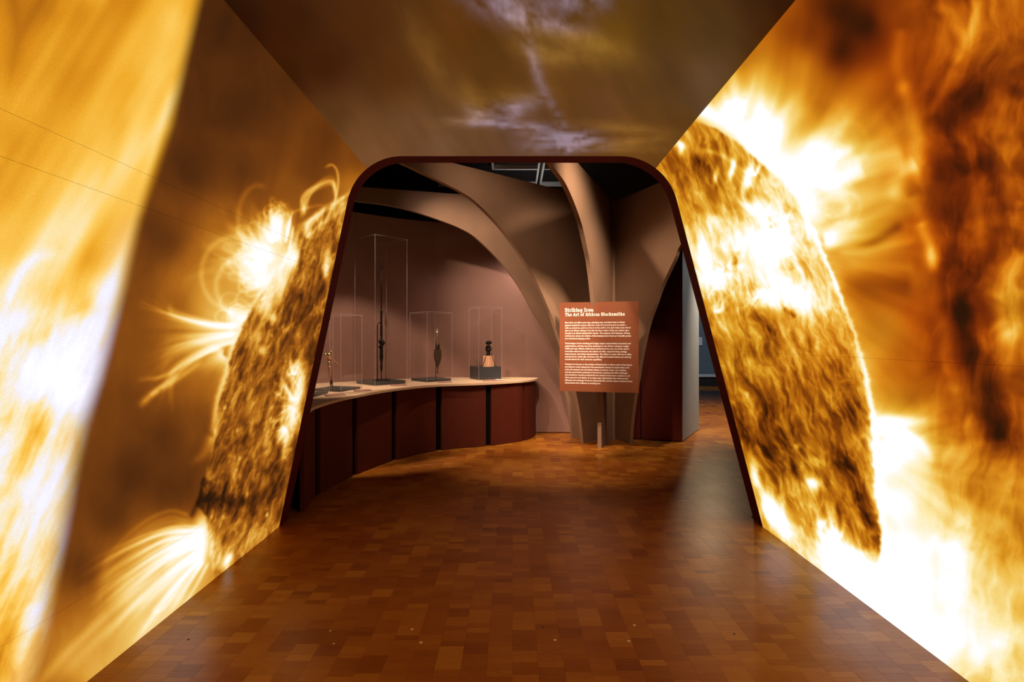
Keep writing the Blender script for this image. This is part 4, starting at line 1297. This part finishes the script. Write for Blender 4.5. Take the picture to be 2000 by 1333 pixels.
tag(MB().hexa([(q.x - .07, q.y - .03), (q.x + .07, q.y - .03), (q.x + .07, q.y + .03), (q.x - .07, q.y + .03)], ZT + .0145, ZT + .017).build('label_card', M['card_white'], origin=tuple(q)), 'small white label card at the corner of the black plinth', 'card', 'label cards on the worktop')

# ---------------------------------------------------------------- vault of radiating fins
ZF = 3.55
vault = empty('fan_vault', (1.47, 7.72, 0))
tag(vault, 'tan pillar of tall curved fins fanning out like a vault behind the text panel', 'pillar')


def fin(axis, d, lip, ext, thick=.055):
    ax, dr = Vector((axis[0], axis[1], 0)), Vector((d[0], d[1], 0)).normalized()
    rz = []
    for px, py in lip:
        k = (px - CX) / F
        r = (ax.x - k * ax.y) / (k * dr.y - dr.x)
        dd = ax.y + dr.y * r
        rz.append((r, EYE - (py - CY) / F * dd))
    rz[0] = (rz[0][0], 0.0)
    rz += ext
    c = [(p.x, p.y) for p in catmull([(r, z, 0) for r, z in rz], 5)]
    c = [p for i, p in enumerate(c) if i == 0 or p[1] > c[i - 1][1] + 1e-4 or True]
    c.append((c[-1][0] + .02, ZF))
    nn = Vector((-dr.y, dr.x, 0)) * thick / 2
    V, Fc = [], []
    for r, z in c:
        z = min(max(z, 0), ZF)
        a, l = ax + Vector((0, 0, z)), ax + dr * r + Vector((0, 0, z))
        V += [a - nn, l - nn, l + nn, a + nn]
    for i in range(len(c) - 1):
        j = i * 4
        for k in range(4):
            Fc.append((j + k, j + (k + 1) % 4, j + 4 + (k + 1) % 4, j + 4 + k))
    Fc += [(3, 2, 1, 0), tuple(len(V) - 4 + i for i in range(4))]
    return mesh('fin', V, Fc, M['fin'], vault), rz


fin((1.44, 7.875), (-.965, -.26), [(1117, 855), (1113, 826), (1108, 790), (1102, 766), (1096, 748), (1084, 699), (1064, 650), (1037, 605), (1017, 568), (994, 534), (967, 502), (929, 466), (900, 448), (858, 431), (800, 412), (745, 400), (690, 393)], [(4.3, 3.44)])
fin((1.44, 7.70), (-.78, -.62), [(1137, 866), (1131, 812), (1122, 765), (1109, 716), (1093, 672), (1075, 618), (1066, 597), (1044, 547), (1028, 520), (1008, 489), (983, 455), (956, 424), (925, 394), (900, 377), (871, 362), (825, 340), (783, 320)], [(4.0, 3.52)])
fin((1.47, 7.66), (-.40, -.917), [(1171, 868), (1170, 780), (1165, 680), (1157, 590), (1150, 525), (1143, 487), (1132, 439), (1116, 394), (1098, 356), (1072, 319)], [(3.05, 3.42)])
fin((1.56, 7.65), (.39, -.92), [(1233, 867), (1236, 824), (1243, 770), (1248, 742), (1252, 714), (1262, 663), (1271, 627), (1283, 594), (1295, 560), (1320, 507), (1332, 480)], [(1.85, 2.98), (2.6, 3.45)])
MB().box(1.44, 1.565, 7.65, 7.92, 0, ZF).build('post', M['fin'], vault)

# ---------------------------------------------------------------- text panel
pl, pr = Vector(((1093 - CX) / F * 6.80, 6.80, 0)), Vector(((1247.5 - CX) / F * 6.55, 6.55, 0))
u = (pr - pl).normalized()
nrm = Vector((u.y, -u.x, 0))           # towards the visitor
SW, SB, ST = (pr - pl).length, .805, 1.980
sign = empty('text_panel', tuple((pl + pr) / 2 + Vector((0, 0, SB))))
tag(sign, 'brown text panel with cream lettering fixed in front of the tan fins', 'sign')
bk = -nrm * .02
V = []
for off in (Vector((0, 0, 0)), bk):
    V += [pl + off + Vector((0, 0, SB)), pr + off + Vector((0, 0, SB)), pr + off + Vector((0, 0, ST)), pl + off + Vector((0, 0, ST))]
board = mesh('board', V, [(0, 1, 2, 3), (7, 6, 5, 4), (0, 4, 5, 1), (1, 5, 6, 2), (2, 6, 7, 3), (3, 7, 4, 0)], M['sign'], sign)
for zb in (1.2, 1.75):
    f_r = float(np.interp(zb, [0.0, 1.0, 2.0], [.44, .62, 1.0]))
    tip = Vector((1.47 - .40 * f_r, 7.66 - .917 * f_r, zb))
    k = (tip - pl).dot(u)
    MB().tube([pl + u * k + bk + Vector((0, 0, zb)), tip + Vector((.03, .08, 0))], .012, 8).build('bracket', M['iron'], sign)


def lettering(name, text, x, top, size, width, bold, parent):
    """one line of text on the board; x, top = baseline start in metres from the board's upper corner"""
    cu = bpy.data.curves.new(name, 'FONT')
    cu.body = text
    cu.size = size
    cu.offset = bold
    cu.resolution_u = 2
    tmp = bpy.data.objects.new(name, cu)
    COL.objects.link(tmp)
    dg = bpy.context.evaluated_depsgraph_get()
    me = bpy.data.meshes.new_from_object(tmp.evaluated_get(dg))
    bpy.data.objects.remove(tmp)
    co = np.empty(len(me.vertices) * 3, np.float32)
    me.vertices.foreach_get('co', co)
    co = co.reshape(-1, 3)
    x0, x1 = co[:, 0].min(), co[:, 0].max()
    fx = width / (x1 - x0)
    base = pl + Vector((0, 0, ST - top)) + nrm * .0012
    loc = world_loc(parent)
    o3 = np.array(base - loc) + np.outer((co[:, 0] - x0) * fx + x, np.array(u)) + np.outer(co[:, 1], np.array([0, 0, 1.0]))
    me.vertices.foreach_set('co', o3.astype(np.float32).ravel())
    me.materials.clear()
    me.update()
    return link(name, me, M['ink'], parent)



def ell(cx, cy, rx, ry, a0, a1, n=16):
    return [(cx + rx * math.cos(math.radians(a0 + (a1 - a0) * i / n)), cy + ry * math.sin(math.radians(a0 + (a1 - a0) * i / n))) for i in range(n + 1)]


VS, HS = .20, .13        # stem and slab weights of the heavy slab-serif title face
S_ = [(.56, .74), (.50, .90), (.33, .94), (.15, .88), (.11, .74), (.18, .60), (.36, .52), (.54, .42), (.58, .26), (.50, .11), (.32, .06), (.13, .11), (.08, .28)]
base = lambda a, b: ([(a, HS / 2), (b, HS / 2)], HS)
xtop = lambda a, b: ([(a, .70 - HS / 2), (b, .70 - HS / 2)], HS)
ctop = lambda a, b: ([(a, 1 - HS / 2), (b, 1 - HS / 2)], HS)
GL = {
    'I': (.52, [([(.26, 0), (.26, 1)], VS), base(.02, .50), ctop(.02, .50)]),
    'S': (.68, [(S_, .19), ([(.56, .70), (.56, .98)], .1), ([(.09, .30), (.09, .02)], .1)]),
    's': (.56, [([(x * .8, y * .70) for x, y in S_], .16)]),
    't': (.48, [([(.20, .95), (.20, .18), (.27, .07), (.44, .08)], .19), ([(.01, .635), (.43, .635)], HS)]),
    'r': (.54, [([(.19, 0), (.19, .70)], VS), base(.01, .40), xtop(.01, .19), ([(.20, .46), (.30, .60), (.48, .60)], .18)]),
    'i': (.40, [([(.20, 0), (.20, .70)], VS), base(.01, .39), xtop(.01, .20), ([(.20, .80), (.20, 1.0)], .21)]),
    'l': (.40, [([(.20, 0), (.20, 1)], VS), base(.01, .39), ctop(.01, .20)]),
    'k': (.70, [([(.19, 0), (.19, 1)], VS), base(.01, .36), ctop(.01, .19), ([(.22, .30), (.54, .66)], .14), ([(.32, .42), (.58, .03)], .18), base(.46, .70), xtop(.42, .68)]),
    'n': (.72, [([(.19, 0), (.19, .70)], VS), base(.01, .36), xtop(.01, .19), ([(.20, .46), (.30, .60), (.42, .61), (.53, .50), (.53, 0)], .18), base(.40, .71)]),
    'h': (.72, [([(.19, 0), (.19, 1)], VS), base(.01, .36), ctop(.01, .19), ([(.20, .46), (.30, .60), (.42, .61), (.53, .50), (.53, 0)], .18), base(.40, .71)]),
    'm': (1.06, [([(.19, 0), (.19, .70)], VS), base(.01, .36), xtop(.01, .19), ([(.20, .46), (.30, .60), (.42, .61), (.53, .50), (.53, 0)], .18), base(.42, .66), ([(.54, .46), (.64, .60), (.76, .61), (.87, .50), (.87, 0)], .18), base(.74, 1.05)]),
    'g': (.68, [(ell(.29, .36, .20, .25, 0, 360), .17), ([(.51, .70), (.51, -.08), (.42, -.22), (.26, -.24), (.10, -.18)], .17), xtop(.51, .66)]),
    'o': (.66, [(ell(.33, .35, .22, .27, 0, 360), .19)]),
    'e': (.62, [(ell(.32, .35, .21, .27, 0, 318), .18), ([(.12, .37), (.56, .37)], .10)]),
    'c': (.58, [(ell(.32, .35, .21, .27, 40, 315), .18)]),
    'a': (.64, [([(.10, .54), (.24, .62), (.40, .58), (.46, .46), (.46, .10), (.62, .06)], .18), ([(.46, .39), (.24, .37), (.12, .28), (.12, .14), (.22, .07), (.36, .10), (.46, .18)], .13)]),
    'f': (.48, [([(.46, .86), (.36, .92), (.24, .88), (.20, .76), (.20, 0)], .18), ([(.02, .635), (.43, .635)], HS), base(.02, .42)]),
    'T': (.74, [([(.37, 0), (.37, 1)], VS), ctop(.03, .71), ([(.08, 1), (.08, .70)], .10), ([(.66, 1), (.66, .70)], .10), base(.16, .58)]),
    'A': (.82, [([(.12, .05), (.39, .97)], .14), ([(.42, .97), (.67, .05)], VS), ([(.22, .32), (.58, .32)], HS), base(.0, .28), base(.50, .82)]),
    'B': (.70, [([(.20, 0), (.20, 1)], VS), base(.02, .40), ctop(.02, .40), ([(.30, .93), (.46, .92), (.54, .83), (.53, .65), (.43, .54), (.24, .53)], .15), ([(.40, .53), (.58, .44), (.60, .27), (.55, .13), (.42, .07), (.30, .07)], .16)]),
}


def ribbon(P2, w):
    P2 = [Vector(p) for p in P2]
    a, b = [], []
    for i, p in enumerate(P2):
        t = (P2[min(i + 1, len(P2) - 1)] - P2[max(i - 1, 0)]).normalized()
        n_ = Vector((-t.y, t.x)) * w / 2
        a.append(p + n_)
        b.append(p - n_)
    return a, b


def title(text, x, top, cap, width, parent):
    V2, Fc, pen = [], [], 0.0
    for ch in text:
        if ch == ' ':
            pen += .34
            continue
        adv, strokes = GL[ch]
        for P2, w in strokes:
            a, b = ribbon(P2, w)
            n0 = len(V2)
            V2 += [(p.x + pen, p.y) for p in a] + [(p.x + pen, p.y) for p in b]
            k = len(a)
            Fc += [(n0 + k + i, n0 + k + i + 1, n0 + i + 1, n0 + i) for i in range(k - 1)]
        pen += adv + .04
    fx = width / pen
    org = pl + Vector((0, 0, ST - top)) + nrm * .0012
    return mesh('title_lettering', [org + u * (x + p[0] * fx) + Vector((0, 0, p[1] * cap)) for p in V2], Fc, M['ink'], parent)


title('Striking Iron', .070, .126, .050, .378, board)
title('The Art of African Blacksmiths', .072, .182, .043, .776, board)
KX = SW / 1012.0
paras = (
    (.276, [('More than one billion years ago, exploding stars and black holes in distant', 937), ('galaxies seeded the cosmos with iron. Some of it wound up here on earth\u2014', 957), ('with us, around us, and in us. Iron is in the earth\u2019s core and rocky crust. Iron is', 1008),
            ('also in our blood, making it red. Like the fiery surface of the sun, embers glow', 993), ('fiercely in an African blacksmith\u2019s hearth. The cadence of his hammer striking', 1000), ('red-hot iron echoes the rhythm of the beating human heart as it steadily pumps', 1015), ('iron-rich blood, keeping us alive.', 497)]),
    (.550, [('Technologies of iron smelting and forging require extraordinary innovation and', 1010), ('sophistication, and they were first developed on the African continent roughly', 988), ('2,500 years ago. African smiths have transformed iron ore, one of the earth\u2019s', 990), ('most basic natural resources, into objects of utility, empowerment, prestige,', 965),
            ('ritual potency, and artistic expressiveness. The ability to create with iron is often', 1018), ('understood as a divine gift, and those who effect its transformations are revered,', 1015), ('and also feared, for their awesome capabilities.', 650)]),
    (.826, [('Striking Iron focuses on the artistry of blacksmiths in Africa south of the Sahara', 1028), ('and features works dating from the seventeenth century to recent times. Iron', 993), ('tools and weapons have permitted cultures to harness nature. As a medium,', 958), ('iron has ensured the potencies of sacred arts, assisting with life\u2019s challenges', 972),
            ('and transitions. Sounds produced by iron musical instruments continue to call', 998), ('divine sponsors and deities. In so many ways, blacksmiths have enhanced the', 978), ('efficacies and meanings of iron in community life, and the objects exhibited here', 1028), ('demonstrate their brilliance in working iron.', 630)]),
)
for top, lines in paras:
    for i, (tx, xe) in enumerate(lines):
        lettering('paragraph_lettering', tx, .072, top + i * .0352, .0285, (xe - 168) * KX, .0004, board)

# ---------------------------------------------------------------- maroon partition on the other side of the pillar
fa, fb = on_z(1225, 857.6, 0), on_z(1333, 864, 0)
ra = on_z(1365, 840, 0)
WHP = 3.4
d = (fb - fa).normalized()
fa2 = fa - d * .25
part = tag(mesh('partition_wall', [v for z in (0, WHP) for v in ((fa2.x + .01, fa2.y + .03, z), (fb.x - .012, fb.y + .02, z), (ra.x - .02, ra.y, z), (fa2.x, ra.y + .2, z))], [(3, 2, 1, 0), (4, 5, 6, 7), (0, 1, 5, 4), (1, 2, 6, 5), (2, 3, 7, 6), (3, 0, 4, 7)], M['black']),
           'dark maroon partition with a cool grey end face beside the pillar', 'wall', None, 'structure')
seam = on_z(1251.5, 859, 0)
k = (seam - fa).dot(d)
nb_ = Vector((-d.y, d.x, 0)) * .03
for a, b in ((fa2, fa + d * (k - .006)), (fa + d * (k + .006), fb)):
    MB().hexa([(a.x, a.y), (b.x, b.y), ((b + nb_).x, (b + nb_).y), ((a + nb_).x, (a + nb_).y)], .012, WHP).build('panel', M['maroon_wall'], part)
e = (ra - fb).normalized()
ne = Vector((-e.y, e.x, 0)) * .018
a = fb + e * .001
MB().hexa([(a.x, a.y), (ra.x, ra.y), ((ra + ne).x, (ra + ne).y), ((a + ne).x, (a + ne).y)], .012, WHP).build('panel', M['grey'], part)

# ---------------------------------------------------------------- far room beyond the partition
tag(MB().box(2.5, 9, 16.9, 17.1, 0, 4.45).build('wall_far', M['far']), 'dim blue grey wall at the far end of the aisle', 'wall', None, 'structure')
plat = empty('display_platform', (6.4, 16.45, 0))
tag(plat, 'low dark platform with a pale edge at the foot of the far blue wall', 'platform')
MB().box(4.6, 8.4, 16.15, 16.85, 0, .29).build('base', M['slab'], plat)
MB().box(4.58, 8.42, 16.12, 16.87, .292, .335).build('top', M['white'], plat)
tag(MB().box(5.75, 6.25, 16.865, 16.895, 1.28, 1.55).build('wall_label', M['white'], origin=(6.0, 16.88, 1.28)), 'pale label board on the far blue wall', 'sign')

# white framed coffers in the black ceiling
fr = empty('ceiling_frame', (.48, 8.8, 4.45))
tag(fr, 'white framed grid hung under the black ceiling', 'frame')
for x0, x1, y0, y1 in ((.425, .455, 8.0, 9.66), (.505, .535, 8.0, 9.66), (-.345, -.315, 8.0, 8.72), (-.33, .425, 8.675, 8.72), (.535, .86, 8.675, 8.705), (.535, .96, 9.615, 9.66), (-1.4, .425, 9.615, 9.66)):
    MB().box(x0, x1, y0, y1, 4.375, 4.45).build('rail', M['white'], fr)
